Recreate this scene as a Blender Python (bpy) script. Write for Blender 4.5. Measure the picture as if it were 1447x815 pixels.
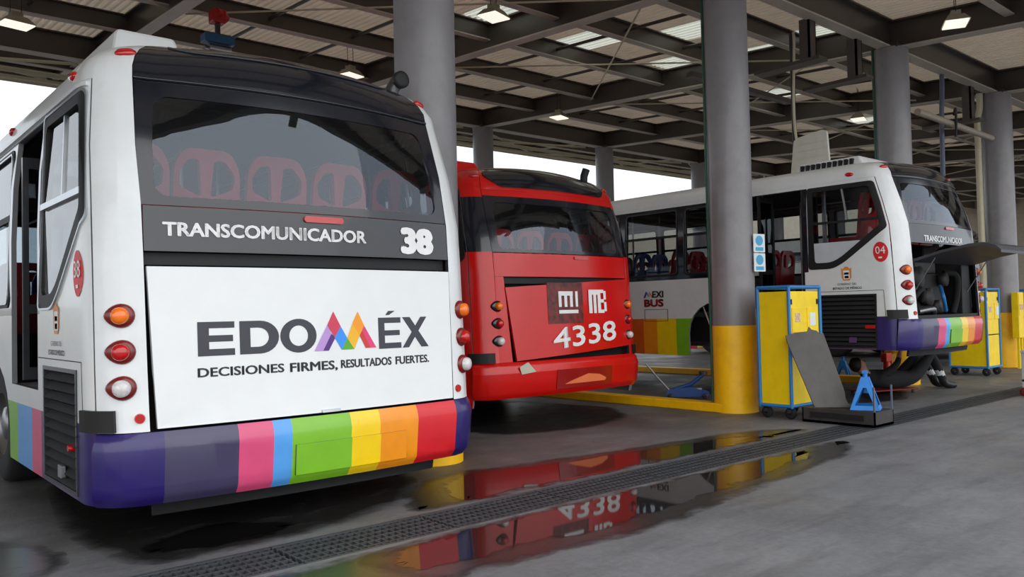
import bpy, bmesh, math, random
from mathutils import Vector, Matrix
random.seed(7)
for o in list(bpy.data.objects): bpy.data.objects.remove(o, do_unlink=True)
SC = bpy.context.scene
COL = SC.collection

# ------------------------------------------------------------------ camera, sky, exposure
FPX, YAW, PITCH, ROLL, CAMH = 1166.4, 0.85676, 0.028722, -0.022064, 1.2822
fw = Vector((math.cos(YAW)*math.cos(PITCH), math.sin(YAW)*math.cos(PITCH), math.sin(PITCH)))
rt = Vector((math.sin(YAW), -math.cos(YAW), 0)); up = rt.cross(fw)
r2 = rt*math.cos(ROLL)+up*math.sin(ROLL); u2 = up*math.cos(ROLL)-rt*math.sin(ROLL)
cam = bpy.data.cameras.new('camera'); co = bpy.data.objects.new('camera', cam); COL.objects.link(co)
cam.sensor_width = 36; cam.lens = FPX/1447*36; cam.clip_end = 600
M = Matrix((r2, u2, -fw)).transposed().to_4x4(); M.translation = (0, 0, CAMH); co.matrix_world = M
SC.camera = co
world = bpy.data.worlds.new('overcast_sky'); SC.world = world; world.use_nodes = True
bg = world.node_tree.nodes['Background']
bg.inputs['Color'].default_value = (0.86, 0.93, 1.0, 1); bg.inputs['Strength'].default_value = 0.85
sun = bpy.data.lights.new('hazy_sun', 'SUN'); sun.energy = 1.5; sun.angle = math.radians(120); sun.color = (1, .95, .88)
so = bpy.data.objects.new('hazy_sun', sun); COL.objects.link(so)
so.rotation_euler = Vector((-0.40, -0.78, 0.58)).to_track_quat('Z', 'Y').to_euler()
SC.view_settings.view_transform = 'Standard'; SC.view_settings.look = 'None'
SC.view_settings.gamma = 1; SC.view_settings.use_curve_mapping = False
SC.view_settings.exposure = 0.75

# ------------------------------------------------------------------ materials
def lin(c): c /= 255; return c/12.92 if c <= .04045 else ((c+.055)/1.055)**2.4
def C(r, g, b): return (lin(r), lin(g), lin(b), 1)
MATS = {}
def mat(name, col, rough=.5, metal=0., var=.06, scale=6., bump=0., coat=0., dirt=None, dscale=2.):
    if name in MATS: return MATS[name]
    m = bpy.data.materials.new(name); m.use_nodes = True; nt = m.node_tree; b = nt.nodes['Principled BSDF']
    b.inputs['Roughness'].default_value = rough; b.inputs['Metallic'].default_value = metal
    if coat: b.inputs['Coat Weight'].default_value = coat; b.inputs['Coat Roughness'].default_value = .06
    tc = nt.nodes.new('ShaderNodeTexCoord'); n = nt.nodes.new('ShaderNodeTexNoise')
    n.inputs['Scale'].default_value = scale; n.inputs['Detail'].default_value = 5
    nt.links.new(tc.outputs['Object'], n.inputs['Vector'])
    r = nt.nodes.new('ShaderNodeValToRGB'); r.color_ramp.elements[0].position = .3; r.color_ramp.elements[1].position = .7
    r.color_ramp.elements[0].color = tuple(max(0, x*(1-var)) for x in col[:3])+(1,)
    r.color_ramp.elements[1].color = tuple(min(1, x*(1+var)) for x in col[:3])+(1,)
    nt.links.new(n.outputs['Fac'], r.inputs['Fac']); out = r.outputs['Color']
    if dirt:
        n2 = nt.nodes.new('ShaderNodeTexNoise'); n2.inputs['Scale'].default_value = dscale; n2.inputs['Detail'].default_value = 8
        n2.inputs['Roughness'].default_value = .7
        nt.links.new(tc.outputs['Object'], n2.inputs['Vector'])
        r2_ = nt.nodes.new('ShaderNodeValToRGB'); r2_.color_ramp.elements[0].position = .48; r2_.color_ramp.elements[1].position = .72
        r2_.color_ramp.elements[0].color = (0, 0, 0, 1); r2_.color_ramp.elements[1].color = (dirt[3],)*3+(1,)
        nt.links.new(n2.outputs['Fac'], r2_.inputs['Fac'])
        mx = nt.nodes.new('ShaderNodeMixRGB'); mx.inputs['Color2'].default_value = tuple(dirt[:3])+(1,)
        nt.links.new(r2_.outputs['Color'], mx.inputs['Fac']); nt.links.new(out, mx.inputs['Color1']); out = mx.outputs['Color']
    nt.links.new(out, b.inputs['Base Color'])
    if bump:
        bp = nt.nodes.new('ShaderNodeBump'); bp.inputs['Strength'].default_value = bump; bp.inputs['Distance'].default_value = .01
        nt.links.new(n.outputs['Fac'], bp.inputs['Height']); nt.links.new(bp.outputs['Normal'], b.inputs['Normal'])
    MATS[name] = m; return m
def glass(name, tint, refl=1.0, rough=.01, haze=0., ior=1.5, gc=(1, 1, 1)):
    if name in MATS: return MATS[name]
    m = bpy.data.materials.new(name); m.use_nodes = True; nt = m.node_tree; nt.nodes.clear()
    o = nt.nodes.new('ShaderNodeOutputMaterial'); t = nt.nodes.new('ShaderNodeBsdfTransparent'); t.inputs['Color'].default_value = tint
    g = nt.nodes.new('ShaderNodeBsdfGlossy'); g.inputs['Roughness'].default_value = rough; g.inputs['Color'].default_value = tuple(gc)+(1,)
    f = nt.nodes.new('ShaderNodeFresnel'); f.inputs['IOR'].default_value = ior
    x = nt.nodes.new('ShaderNodeMixShader'); nt.links.new(f.outputs[0], x.inputs[0])
    base = t.outputs[0]
    if haze:
        d = nt.nodes.new('ShaderNodeBsdfDiffuse'); d.inputs['Color'].default_value = (.5, .52, .55, 1)
        n = nt.nodes.new('ShaderNodeTexNoise'); n.inputs['Scale'].default_value = 3
        mu = nt.nodes.new('ShaderNodeMath'); mu.operation = 'MULTIPLY'; mu.inputs[1].default_value = haze*2
        nt.links.new(n.outputs['Fac'], mu.inputs[0])
        x2 = nt.nodes.new('ShaderNodeMixShader'); nt.links.new(mu.outputs[0], x2.inputs[0])
        nt.links.new(t.outputs[0], x2.inputs[1]); nt.links.new(d.outputs[0], x2.inputs[2]); base = x2.outputs[0]
    nt.links.new(base, x.inputs[1]); nt.links.new(g.outputs[0], x.inputs[2]); nt.links.new(x.outputs[0], o.inputs[0])
    MATS[name] = m; return m

WHITE = mat('white_paint', C(226, 229, 230), .28, coat=.3, var=.02, dirt=C(190, 190, 185)[:3]+(.25,))
HATCHW = mat('white_hatch_paint', C(232, 234, 235), .3, coat=.3, var=.02)
REDP = mat('red_paint', C(208, 18, 14), .24, coat=.12, var=.05, scale=2)
REDP2 = mat('red_paint_dark', C(150, 16, 14), .25, coat=.5, var=.05)
BLACKG = mat('black_gloss', C(20, 24, 34), .16, coat=.5, var=.1)
BLACKM = mat('black_matte', C(16, 16, 18), .6, var=.2)
RUBBER = mat('rubber', C(24, 24, 25), .8, var=.2, bump=.2, scale=30)
BAND = mat('name_band_grey', C(52, 53, 57), .3, coat=.3, var=.06)
DARK = mat('dark_void', C(12, 12, 13), .9)
INTER = mat('bus_interior_grey', C(120, 122, 126), .7)
INTERD = mat('bus_interior_dark', C(42, 44, 48), .8)
ALU = mat('aluminium_trim', C(190, 194, 198), .3, .8, var=.05)
STEEL = mat('brushed_steel', C(150, 150, 152), .35, .9)
DSTEEL = mat('dark_steel', C(70, 68, 68), .6, .5, var=.15, dirt=C(50, 38, 30)[:3]+(.5,), dscale=4)
GRATE = mat('grate_steel', C(74, 77, 82), .5, .3, var=.2, dirt=C(40, 34, 30)[:3]+(.5,), dscale=5)
SEATR = mat('red_seat_plastic', C(190, 28, 34), .4, var=.08)
SEATB = mat('blue_seat_plastic', C(28, 58, 150), .4, var=.08)
LREDL = mat('red_lens', C(190, 12, 14), .15, coat=.6)
LREDD = mat('red_bezel', C(120, 20, 16), .3, coat=.4)
LORG = mat('orange_lens', C(250, 120, 20), .2, coat=.6)
LCLR = mat('clear_lens', C(215, 212, 212), .2, coat=.6, var=.15, scale=60)
S_IND = mat('stripe_indigo', C(40, 28, 100), .3, coat=.3)
S_SLT = mat('stripe_slate', C(66, 60, 92), .3, coat=.3)
S_PNK = mat('stripe_pink', C(220, 80, 125), .3, coat=.3)
S_BLU = mat('stripe_blue', C(85, 160, 232), .3, coat=.3)
S_GRN = mat('stripe_green', C(125, 188, 38), .3, coat=.3)
S_YEL = mat('stripe_yellow', C(250, 208, 12), .3, coat=.3)
S_ORG = mat('stripe_orange', C(244, 148, 22), .3, coat=.3)
S_RED = mat('stripe_red', C(214, 30, 40), .3, coat=.3)
S_DOR = mat('stripe_deep_orange', C(214, 92, 22), .3, coat=.3)
S_PLM = mat('stripe_plum', C(92, 62, 110), .3, coat=.3)
CHAR = mat('charcoal_print', C(58, 60, 68), .5)
PRW = mat('white_print', C(238, 238, 238), .5)
PRR = mat('red_print', C(214, 30, 36), .5)
PRG = mat('brown_print', C(120, 70, 55), .5)
GOLD = mat('orange_print', C(222, 140, 60), .5)
CREST = mat('dark_pattern_print', C(104, 26, 22), .4, var=.75, scale=14)
L_PUR = mat('logo_lilac', C(190, 150, 215), .5); L_DPU = mat('logo_violet', C(85, 45, 130), .5)
L_RED = mat('logo_red', C(214, 62, 92), .5); L_BLU = mat('logo_blue', C(58, 148, 245), .5)
L_GRN = mat('logo_green', C(92, 172, 50), .5); L_ORG = mat('logo_orange', C(252, 160, 38), .5)
L_YEL = mat('logo_amber', C(246, 184, 40), .5); L_DRD = mat('logo_rust', C(205, 60, 50), .5); L_PNK = mat('logo_pink', C(226, 62, 118), .5)
COLG = mat('grey_column_paint', C(132, 129, 132), .42, var=.05, scale=3, dirt=C(95, 92, 92)[:3]+(.4,), coat=.15)
YELP = mat('yellow_paint', C(250, 192, 4), .45, var=.05, dirt=C(170, 120, 20)[:3]+(.25,), dscale=5)
CARTY = mat('cart_yellow', C(246, 210, 4), .45, var=.05, dirt=C(180, 150, 20)[:3]+(.3,))
CARTB = mat('cart_blue', C(38, 122, 190), .4, var=.05)
JACKB = mat('jack_blue', C(40, 130, 215), .4, var=.06)
BEAM = mat('roof_beam_paint', C(74, 66, 60), .33, var=.1, scale=2)
SHEET = mat('roof_sheet', C(226, 214, 198), .4, .0, var=.06, scale=2)
def _translucent(m, f, col):
    # opaque roof sheet made slightly translucent, added to brighten the ceiling
    nt = m.node_tree; b = nt.nodes['Principled BSDF']; t = nt.nodes.new('ShaderNodeBsdfTranslucent'); t.inputs[0].default_value = col
    x = nt.nodes.new('ShaderNodeMixShader'); x.inputs[0].default_value = f
    nt.links.new(b.outputs[0], x.inputs[1]); nt.links.new(t.outputs[0], x.inputs[2]); nt.links.new(x.outputs[0], nt.nodes['Material Output'].inputs[0])
_translucent(SHEET, .08, (1, .88, .74, 1))
PIPE = mat('cream_pipe', C(196, 188, 160), .5)
GREENC = mat('green_cable', C(20, 70, 50), .5)
RUST = mat('orange_bracket', C(170, 80, 40), .6)
G_REAR = glass('rear_window_glass', (.62, .66, .72, 1), 1.0, haze=.012, ior=1.75, gc=(.80, .88, 1))
G_SIDE = glass('side_window_glass', (.62, .66, .68, 1))
G_GREY = mat('frosted_panel', C(196, 202, 208), .3, coat=.4)
G_HAZE = glass('greyed_side_glass', (.45, .47, .5, 1), haze=.28)
LAMP = bpy.data.materials.new('lamp_glow'); LAMP.use_nodes = True
_b = LAMP.node_tree.nodes['Principled BSDF']; _b.inputs['Base Color'].default_value = (.85, .85, .82, 1)
_b.inputs['Emission Color'].default_value = (1, .95, .82, 1); _b.inputs['Emission Strength'].default_value = .55
TRANSL = bpy.data.materials.new('translucent_skylight'); TRANSL.use_nodes = True
_n = TRANSL.node_tree; _b = _n.nodes['Principled BSDF']; _t = _n.nodes.new('ShaderNodeBsdfTranslucent'); _t.inputs[0].default_value = (.75, .75, .66, 1)
_x = _n.nodes.new('ShaderNodeMixShader'); _x.inputs[0].default_value = .8
_n.links.new(_b.outputs[0], _x.inputs[1]); _n.links.new(_t.outputs[0], _x.inputs[2]); _n.links.new(_x.outputs[0], _n.nodes['Material Output'].inputs[0])

# ------------------------------------------------------------------ mesh helpers
class MB:
    def __init__(s): s.v = []; s.f = []; s.m = []; s.sm = []
    def add(s, vs, fs, mi=0, smooth=False):
        o = len(s.v); s.v += [tuple(x) for x in vs]
        for k, f in enumerate(fs):
            s.f.append([i+o for i in f]); s.m.append(mi[k] if isinstance(mi, (list, tuple)) else mi); s.sm.append(smooth)
        return s
    def box(s, a, b, mi=0, R=None, piv=None):
        (x0, y0, z0), (x1, y1, z1) = a, b
        vs = [Vector(p) for p in ((x0,y0,z0),(x1,y0,z0),(x1,y1,z0),(x0,y1,z0),(x0,y0,z1),(x1,y0,z1),(x1,y1,z1),(x0,y1,z1))]
        if R is not None:
            pv = Vector(piv) if piv is not None else sum(vs, Vector())/8
            vs = [R@(v-pv)+pv for v in vs]
        return s.add(vs, [(0,3,2,1),(4,5,6,7),(0,1,5,4),(1,2,6,5),(2,3,7,6),(3,0,4,7)], mi)
    def cyl(s, p, q, r, r1=None, n=16, mi=0, caps=True, smooth=True):
        p = Vector(p); q = Vector(q); r1 = r if r1 is None else r1
        d = (q-p).normalized(); a = d.orthogonal().normalized(); b = d.cross(a)
        vs = []
        for c, rr in ((p, r), (q, r1)):
            for k in range(n):
                t = 2*math.pi*k/n; vs.append(c+a*math.cos(t)*rr+b*math.sin(t)*rr)
        s.add(vs, [(k, (k+1) % n, n+(k+1) % n, n+k) for k in range(n)], mi, smooth)
        if caps:
            s.add(vs[:n], [tuple(range(n))[::-1]], mi); s.add(vs[n:], [tuple(range(n))], mi)
        return s
    def tube(s, pts, r, n=8, mi=0, closed=False):
        pts = [Vector(p) for p in pts]; N = len(pts); vs = []; pa = None
        for i, p in enumerate(pts):
            if closed: t = pts[(i+1) % N]-pts[i-1]
            else: t = pts[min(i+1, N-1)]-pts[max(i-1, 0)]
            t.normalize()
            a = t.orthogonal().normalized() if pa is None else (pa-t*pa.dot(t)).normalized()
            pa = a; b = t.cross(a); rr = r[i] if isinstance(r, (list, tuple)) else r
            for k in range(n): vs.append(p+a*math.cos(2*math.pi*k/n)*rr+b*math.sin(2*math.pi*k/n)*rr)
        fs = []
        for i in range(N if closed else N-1):
            j = (i+1) % N
            for k in range(n): fs.append((i*n+k, i*n+(k+1) % n, j*n+(k+1) % n, j*n+k))
        s.add(vs, fs, mi, True)
        if not closed:
            s.add(vs[:n], [tuple(range(n))[::-1]], mi); s.add(vs[-n:], [tuple(range(n))], mi)
        return s
    def lathe(s, prof, c, axis='z', n=24, mi=0, smooth=True):
        vs = []; c = Vector(c)
        for r, h in prof:
            for k in range(n):
                t = 2*math.pi*k/n; a, b = r*math.cos(t), r*math.sin(t)
                vs.append(c+Vector((a, b, h) if axis == 'z' else (h, a, b) if axis == 'x' else (b, h, a)))
        fs = []
        for i in range(len(prof)-1):
            for k in range(n): fs.append((i*n+k, i*n+(k+1) % n, (i+1)*n+(k+1) % n, (i+1)*n+k))
        s.add(vs, fs, mi, smooth); return s
    def prism(s, poly, f0, f1, mi=0, holes=()):
        """poly 2-D with holes, f0/f1 map (a,b)->3-D for the two faces"""
        v2, tri = fill2d(poly, holes)
        n = len(v2)
        s.add([f1(*p) for p in v2], tri, mi); s.add([f0(*p) for p in v2], [t[::-1] for t in tri], mi)
        for loop in [poly]+list(holes):
            k = len(loop); vs = [f0(*p) for p in loop]+[f1(*p) for p in loop]
            s.add(vs, [(i, (i+1) % k, k+(i+1) % k, k+i) for i in range(k)], mi)
        return s
    def build(s, name, mats, parent=None, loc=None, bevel=0., smooth_angle=None):
        me = bpy.data.meshes.new(name); me.from_pydata(s.v, [], s.f)
        for m in (mats if isinstance(mats, (list, tuple)) else [mats]): me.materials.append(m)
        me.polygons.foreach_set('material_index', s.m); me.polygons.foreach_set('use_smooth', s.sm); me.update()
        o = bpy.data.objects.new(name, me); COL.objects.link(o)
        if parent: o.parent = parent
        if loc: o.location = loc
        if bevel:
            b = o.modifiers.new('bevel', 'BEVEL'); b.width = bevel; b.segments = 2; b.limit_method = 'ANGLE'
        return o
def area(p): return sum(p[i-1][0]*p[i][1]-p[i][0]*p[i-1][1] for i in range(len(p)))/2
def fill2d(outline, holes=(), cu=(), cv=()):
    bm = bmesh.new()
    for loop in [outline]+list(holes):
        vs = [bm.verts.new((p[0], p[1], 0)) for p in loop]
        for i in range(len(vs)): bm.edges.new((vs[i-1], vs[i]))
    bmesh.ops.triangle_fill(bm, use_beauty=True, use_dissolve=False, edges=bm.edges[:], normal=(0, 0, 1))
    for ax, cs in ((0, cu), (1, cv)):
        for c in cs:
            no = (1, 0, 0) if ax == 0 else (0, 1, 0); pc = (c, 0, 0) if ax == 0 else (0, c, 0)
            bmesh.ops.bisect_plane(bm, geom=bm.verts[:]+bm.edges[:]+bm.faces[:], plane_co=pc, plane_no=no, dist=1e-5)
    bm.verts.index_update(); vs = [(v.co.x, v.co.y) for v in bm.verts]; fs = []
    for f in bm.faces:
        t = [v.index for v in f.verts]
        if f.normal.z < 0 or area([vs[i] for i in t]) < 0: t = t[::-1] if area([vs[i] for i in t]) < 0 else t
        fs.append(tuple(t))
    bm.free(); return vs, fs
def rrect(x0, y0, x1, y1, r, n=4):
    o = []
    for cx, cy, a in ((x1-r, y0+r, -90), (x1-r, y1-r, 0), (x0+r, y1-r, 90), (x0+r, y0+r, 180)):
        for k in range(n+1):
            t = math.radians(a+90*k/n); o.append((cx+r*math.cos(t), cy+r*math.sin(t)))
    return o
def rpoly(pts, r, n=4):
    o = []; N = len(pts)
    for i in range(N):
        a, b, c = Vector(pts[i-1]), Vector(pts[i]), Vector(pts[(i+1) % N])
        rr = r[i] if isinstance(r, (list, tuple)) else r
        e1 = (a-b); e2 = (c-b); q = min(rr, e1.length*.45, e2.length*.45)
        p1 = b+e1.normalized()*q; p2 = b+e2.normalized()*q
        for k in range(n+1):
            t = k/n; o.append(tuple((p1*(1-t)+b*t)*(1-t)+(b*(1-t)+p2*t)*t))
    return o
def ell(cx, cy, rx, ry, n=20): return [(cx+rx*math.cos(2*math.pi*k/n), cy+ry*math.sin(2*math.pi*k/n)) for k in range(n)]
def empty(name, loc=(0, 0, 0), rz=0, parent=None):
    o = bpy.data.objects.new(name, None); COL.objects.link(o); o.location = loc; o.rotation_euler = (0, 0, rz); o.empty_display_size = .1
    if parent: o.parent = parent
    return o
def tag(o, label, cat, group=None, kind=None):
    o['label'] = label; o['category'] = cat
    if group: o['group'] = group
    if kind: o['kind'] = kind
    return o
def struct(o): o['kind'] = 'structure'; return o
def dup(o, parent=None):
    c = o.copy(); COL.objects.link(c); c.parent = parent
    for ch in list(o.children): dup(ch, c)
    return c

# ------------------------------------------------------------------ the setting
def roofz(y, z0): return z0+.0629*(y-5.95)
FLOOR = bpy.data.materials.new('concrete_floor'); FLOOR.use_nodes = True
def _floor(m):
    nt = m.node_tree; b = nt.nodes['Principled BSDF']; L = nt.links
    tc = nt.nodes.new('ShaderNodeTexCoord')
    def noise(sc, det, rough=.6, stretch=None):
        n = nt.nodes.new('ShaderNodeTexNoise'); n.inputs['Scale'].default_value = sc; n.inputs['Detail'].default_value = det; n.inputs['Roughness'].default_value = rough
        if stretch:
            mp = nt.nodes.new('ShaderNodeMapping'); mp.inputs['Scale'].default_value = stretch; L.new(tc.outputs['Object'], mp.inputs['Vector']); L.new(mp.outputs[0], n.inputs['Vector'])
        else: L.new(tc.outputs['Object'], n.inputs['Vector'])
        return n
    def ramp(n, p0, p1, c0, c1):
        r = nt.nodes.new('ShaderNodeValToRGB'); r.color_ramp.elements[0].position = p0; r.color_ramp.elements[1].position = p1
        r.color_ramp.elements[0].color = c0; r.color_ramp.elements[1].color = c1; L.new(n.outputs['Fac'], r.inputs['Fac']); return r
    base = ramp(noise(.6, 9, .7), .3, .75, C(96, 97, 101), C(132, 133, 137))
    fine = ramp(noise(22, 6, .7), .3, .7, (.82, .82, .82, 1), (1.1, 1.1, 1.1, 1))
    mul = nt.nodes.new('ShaderNodeMixRGB'); mul.blend_type = 'MULTIPLY'; mul.inputs[0].default_value = 1
    L.new(base.outputs[0], mul.inputs[1]); L.new(fine.outputs[0], mul.inputs[2])
    streak = ramp(noise(1.6, 10, .72, (.5, 2.6, 1)), .48, .72, (0, 0, 0, 1), (.55, .55, .55, 1))
    mx = nt.nodes.new('ShaderNodeMixRGB'); mx.inputs['Color2'].default_value = C(62, 60, 60)
    L.new(streak.outputs[0], mx.inputs['Fac']); L.new(mul.outputs[0], mx.inputs['Color1'])
    # oily workshop stains, with canopy shade painted in: only behind the drain
    sx = nt.nodes.new('ShaderNodeSeparateXYZ'); L.new(tc.outputs['Object'], sx.inputs[0])
    mr = nt.nodes.new('ShaderNodeMapRange'); mr.inputs['From Min'].default_value = 3.9; mr.inputs['From Max'].default_value = 6.2; L.new(sx.outputs['Y'], mr.inputs['Value'])
    oil_and_shade = ramp(noise(.8, 8, .65), .38, .62, (.2, .2, .2, 1), (.8, .8, .8, 1))
    om = nt.nodes.new('ShaderNodeMath'); om.operation = 'MULTIPLY'; L.new(oil_and_shade.outputs[0], om.inputs[0]); L.new(mr.outputs[0], om.inputs[1])
    mo = nt.nodes.new('ShaderNodeMixRGB'); mo.inputs['Color2'].default_value = C(64, 59, 54); L.new(om.outputs[0], mo.inputs['Fac']); L.new(mx.outputs[0], mo.inputs['Color1'])
    L.new(mo.outputs[0], b.inputs['Base Color'])
    rr = ramp(noise(1.1, 6), .35, .65, (.42, .42, .42, 1), (.7, .7, .7, 1)); L.new(rr.outputs[0], b.inputs['Roughness'])
    bp = nt.nodes.new('ShaderNodeBump'); bp.inputs['Strength'].default_value = .25; bp.inputs['Distance'].default_value = .01
    L.new(noise(40, 5).outputs['Fac'], bp.inputs['Height']); L.new(bp.outputs[0], b.inputs['Normal'])
_floor(FLOOR)
m = MB()
GY0, GY1 = 3.99, 4.43
m.add([(-120,-120,0),(160,-120,0),(160,GY0,0),(-120,GY0,0)], [(0,1,2,3)]).add([(-120,GY1,0),(160,GY1,0),(160,160,0),(-120,160,0)], [(0,1,2,3)])
m.add([(-120,GY0,0),(160,GY0,0),(160,GY0,-.22),(-120,GY0,-.22),(-120,GY1,-.22),(160,GY1,-.22),(160,GY1,0),(-120,GY1,0)], [(0,1,2,3),(3,2,5,4),(4,5,6,7)], 1)
struct(m.build('floor', [FLOOR, DARK]))

# roof: corrugated sheet, girders, rafters, purlins, braces
RX0, RX1, RY0, RY1, SZ = -14.0, 46.0, 1.5, 19.9, 5.86
ceil = struct(empty('ceiling'))
SKY = [(8.2, 9.4), (10.4, 9.45), (12.7, 9.3), (11.2, 7.75), (13.2, 7.5), (12.9, 6.3), (16.5, 9.4), (21, 9.4)]
def in_sky(x, y):
    return any(sx <= x < sx+.82 and sy <= y < sy+1.15 for sx, sy in SKY)
pitch = .125; xs = []; x = RX0
while x < RX1: xs += [(x, 0), (x+.045, .0), (x+.06, .065), (x+.11, .065)]; x += pitch
ys = sorted(set([RY0, RY1]+[v for s in SKY for v in (s[1], s[1]+1.15)]+[y for y in (8, 12, 16, 20)]))
ms, mt = MB(), MB()
vs = [(px, y, roofz(y, SZ)+pz) for y in ys for px, pz in xs]; NX = len(xs); f0, f1 = [], []
for j in range(len(ys)-1):
    for i in range(NX-1):
        q = (j*NX+i, j*NX+i+1, (j+1)*NX+i+1, (j+1)*NX+i)
        (f1 if in_sky(xs[i][0]+.05, (ys[j]+ys[j+1])/2) else f0).append(q)
ms.add(vs, f0, 0, False); ms.build('roof_sheet', SHEET, ceil)
for sx, sy in SKY:
    mt = MB(); mt.add(vs, [q for q in f1 if sx-.1 <= vs[q[0]][0] <= sx+.9 and sy-.05 <= vs[q[0]][1] <= sy+1.2])
    used = sorted({i for f in mt.f for i in f}); re_ = {i: k for k, i in enumerate(used)}
    if not used: continue
    mt.v = [mt.v[i] for i in used]; mt.f = [[re_[i] for i in f] for f in mt.f]; mt.build('skylight_sheet', TRANSL, ceil)
FLANGE = mat('lit_flange_paint', C(186, 176, 164), .45, var=.12, scale=1.5)  # bottom flanges coloured pale to stand in for light from below
def ibeam(p, q, depth, width, tw=.02, tf=.025):
    """I beam whose bottom centre runs p->q"""
    p, q = Vector(p), Vector(q); d = (q-p).normalized(); s = d.cross(Vector((0, 0, 1))).normalized(); u = Vector((0, 0, 1))
    m = MB(); ii = 0
    for a, b, z0, z1 in ((-width/2, width/2, 0, tf), (-tw/2, tw/2, tf, depth-tf), (-width/2, width/2, depth-tf, depth)):
        c = [p+s*a+u*z0, p+s*b+u*z0, p+s*b+u*z1, p+s*a+u*z1]; e = [q+s*a+u*z0, q+s*b+u*z0, q+s*b+u*z1, q+s*a+u*z1]
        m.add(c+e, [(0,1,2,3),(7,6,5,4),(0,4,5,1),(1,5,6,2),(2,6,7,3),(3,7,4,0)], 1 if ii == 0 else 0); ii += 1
    return m
CX0, CS, CY1, CY2 = 4.1935, 4.5861, 5.9509, 16.438
HT1, HT2 = 5.378, 6.038
for yy in (CY1, CY2):
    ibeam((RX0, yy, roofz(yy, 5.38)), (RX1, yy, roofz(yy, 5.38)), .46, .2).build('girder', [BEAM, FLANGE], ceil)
for k in range(-3, 9):
    x = CX0+k*CS
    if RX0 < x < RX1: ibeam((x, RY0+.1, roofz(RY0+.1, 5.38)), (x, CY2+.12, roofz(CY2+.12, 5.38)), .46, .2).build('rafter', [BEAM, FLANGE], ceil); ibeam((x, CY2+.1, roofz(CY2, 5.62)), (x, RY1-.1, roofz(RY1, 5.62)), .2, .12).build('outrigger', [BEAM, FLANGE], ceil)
PURL = [1.65, 2.6, 4.2, 7.35, 8.95, 10.6, 12.55, 14.5, 18.2, 19.75]
for y in PURL:
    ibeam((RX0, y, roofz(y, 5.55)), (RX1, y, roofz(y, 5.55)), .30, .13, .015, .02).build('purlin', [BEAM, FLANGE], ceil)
# short spacers between purlins and thin diagonal tie rods
for k in range(-1, 6):
    for a, b in ((7.35, 8.95), (8.95, 10.6), (10.6, 12.55), (12.55, 14.5), (18.2, 19.75)):
        for fx in (.35, .68):
            x = CX0+(k+fx)*CS
            m = MB(); m.cyl((x, a, roofz(a, 5.72)), (x, b, roofz(b, 5.72)), .03, n=8); m.build('sag_rod', BEAM, ceil)
    x = CX0+k*CS
    m = MB(); m.cyl((x+.2, 7.4, roofz(7.4, 5.5)), (x+CS-.2, 12.4, roofz(12.4, 5.5)), .014, n=6, mi=0); m.build('tie_rod', PIPE, ceil)
    m = MB(); m.cyl((x+CS-.2, 7.4, roofz(7.4, 5.45)), (x+.2, 12.4, roofz(12.4, 5.45)), .014, n=6); m.build('tie_rod', PIPE, ceil)
    m = MB(); m.cyl((x+.2, 17., roofz(17., 5.5)), (x+CS-.2, 19.6, roofz(19.6, 5.6)), .03, n=6); m.build('tie_rod', PIPE, ceil)
    m = MB(); m.cyl((x+CS-.2, 17., roofz(17., 5.45)), (x+.2, 19.6, roofz(19.6, 5.55)), .03, n=6); m.build('tie_rod', PIPE, ceil)
for y, z, r in ((17.2, 5.2, .05), (18.6, 5.35, .035), (19.5, 5.45, .035)):
    m = MB(); m.cyl((RX0, y, roofz(y, z)), (RX1, y, roofz(y, z)), r, n=10); m.build('sprinkler_pipe', PIPE, ceil)

# walls that close the yard far behind
WALLM = mat('beige_render', C(176, 164, 146), .8, var=.08, dirt=C(150, 138, 120)[:3]+(.3,))
m = MB(); m.box((46, 2, 0), (46.4, 60, 7.4)); struct(m.build('wall_right', WALLM))
m = MB(); m.box((-60, 70, 0), (60, 70.4, 2.4)); struct(m.build('wall_back', mat('yard_wall_grey', C(170, 168, 162), .8)))

# columns
def column(x, y, h, label, r=.268, group=None):
    e = empty('column', (x, y, 0))
    m = MB(); m.cyl((0, 0, 0), (0, 0, 1.06), r+.003, n=40); m.build('painted_base', YELP, e)
    m = MB(); m.cyl((0, 0, 1.06), (0, 0, h), r, n=40); m.build('shaft', COLG, e)
    m = MB(); m.box((-.2, -.2, h-.02), (.2, .2, h+.05)); m.build('cap_plate', BEAM, e)
    tag(e, label, 'column', group); return e
labs = {0: 'round grey column right behind the white bus numbered 38', 1: 'round grey column with two small blue signs beside yellow cart',
        2: 'round grey column rising behind the raised white bus', 3: 'round grey column beside cream pipe and far yellow carts',
        -1: 'round grey column with yellow base on the far side of bus 38', 4: 'round grey column beyond the distant white bus'}
for k in range(-1, 5): column(CX0+k*CS, CY1, HT1, labs[k])
for k in range(0, 7): column(CX0+k*CS, CY2, HT2, 'grey column of the back row under the far roof edge', .262, 'columns of the back row')
c2 = (CX0+CS, CY1)

# kerbs
for k, lab in ((0, 'yellow kerb running back from the column behind bus 38'), (1, 'yellow kerb running back from the column by the yellow cart'), (2, 'yellow kerb behind the raised white bus')):
    x = CX0+k*CS
    m = MB(); m.box((x-.27, CY1, 0), (x-.05, 15.5, .11)); tag(m.build('kerb', YELP, bevel=.012), lab, 'kerb')

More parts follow.
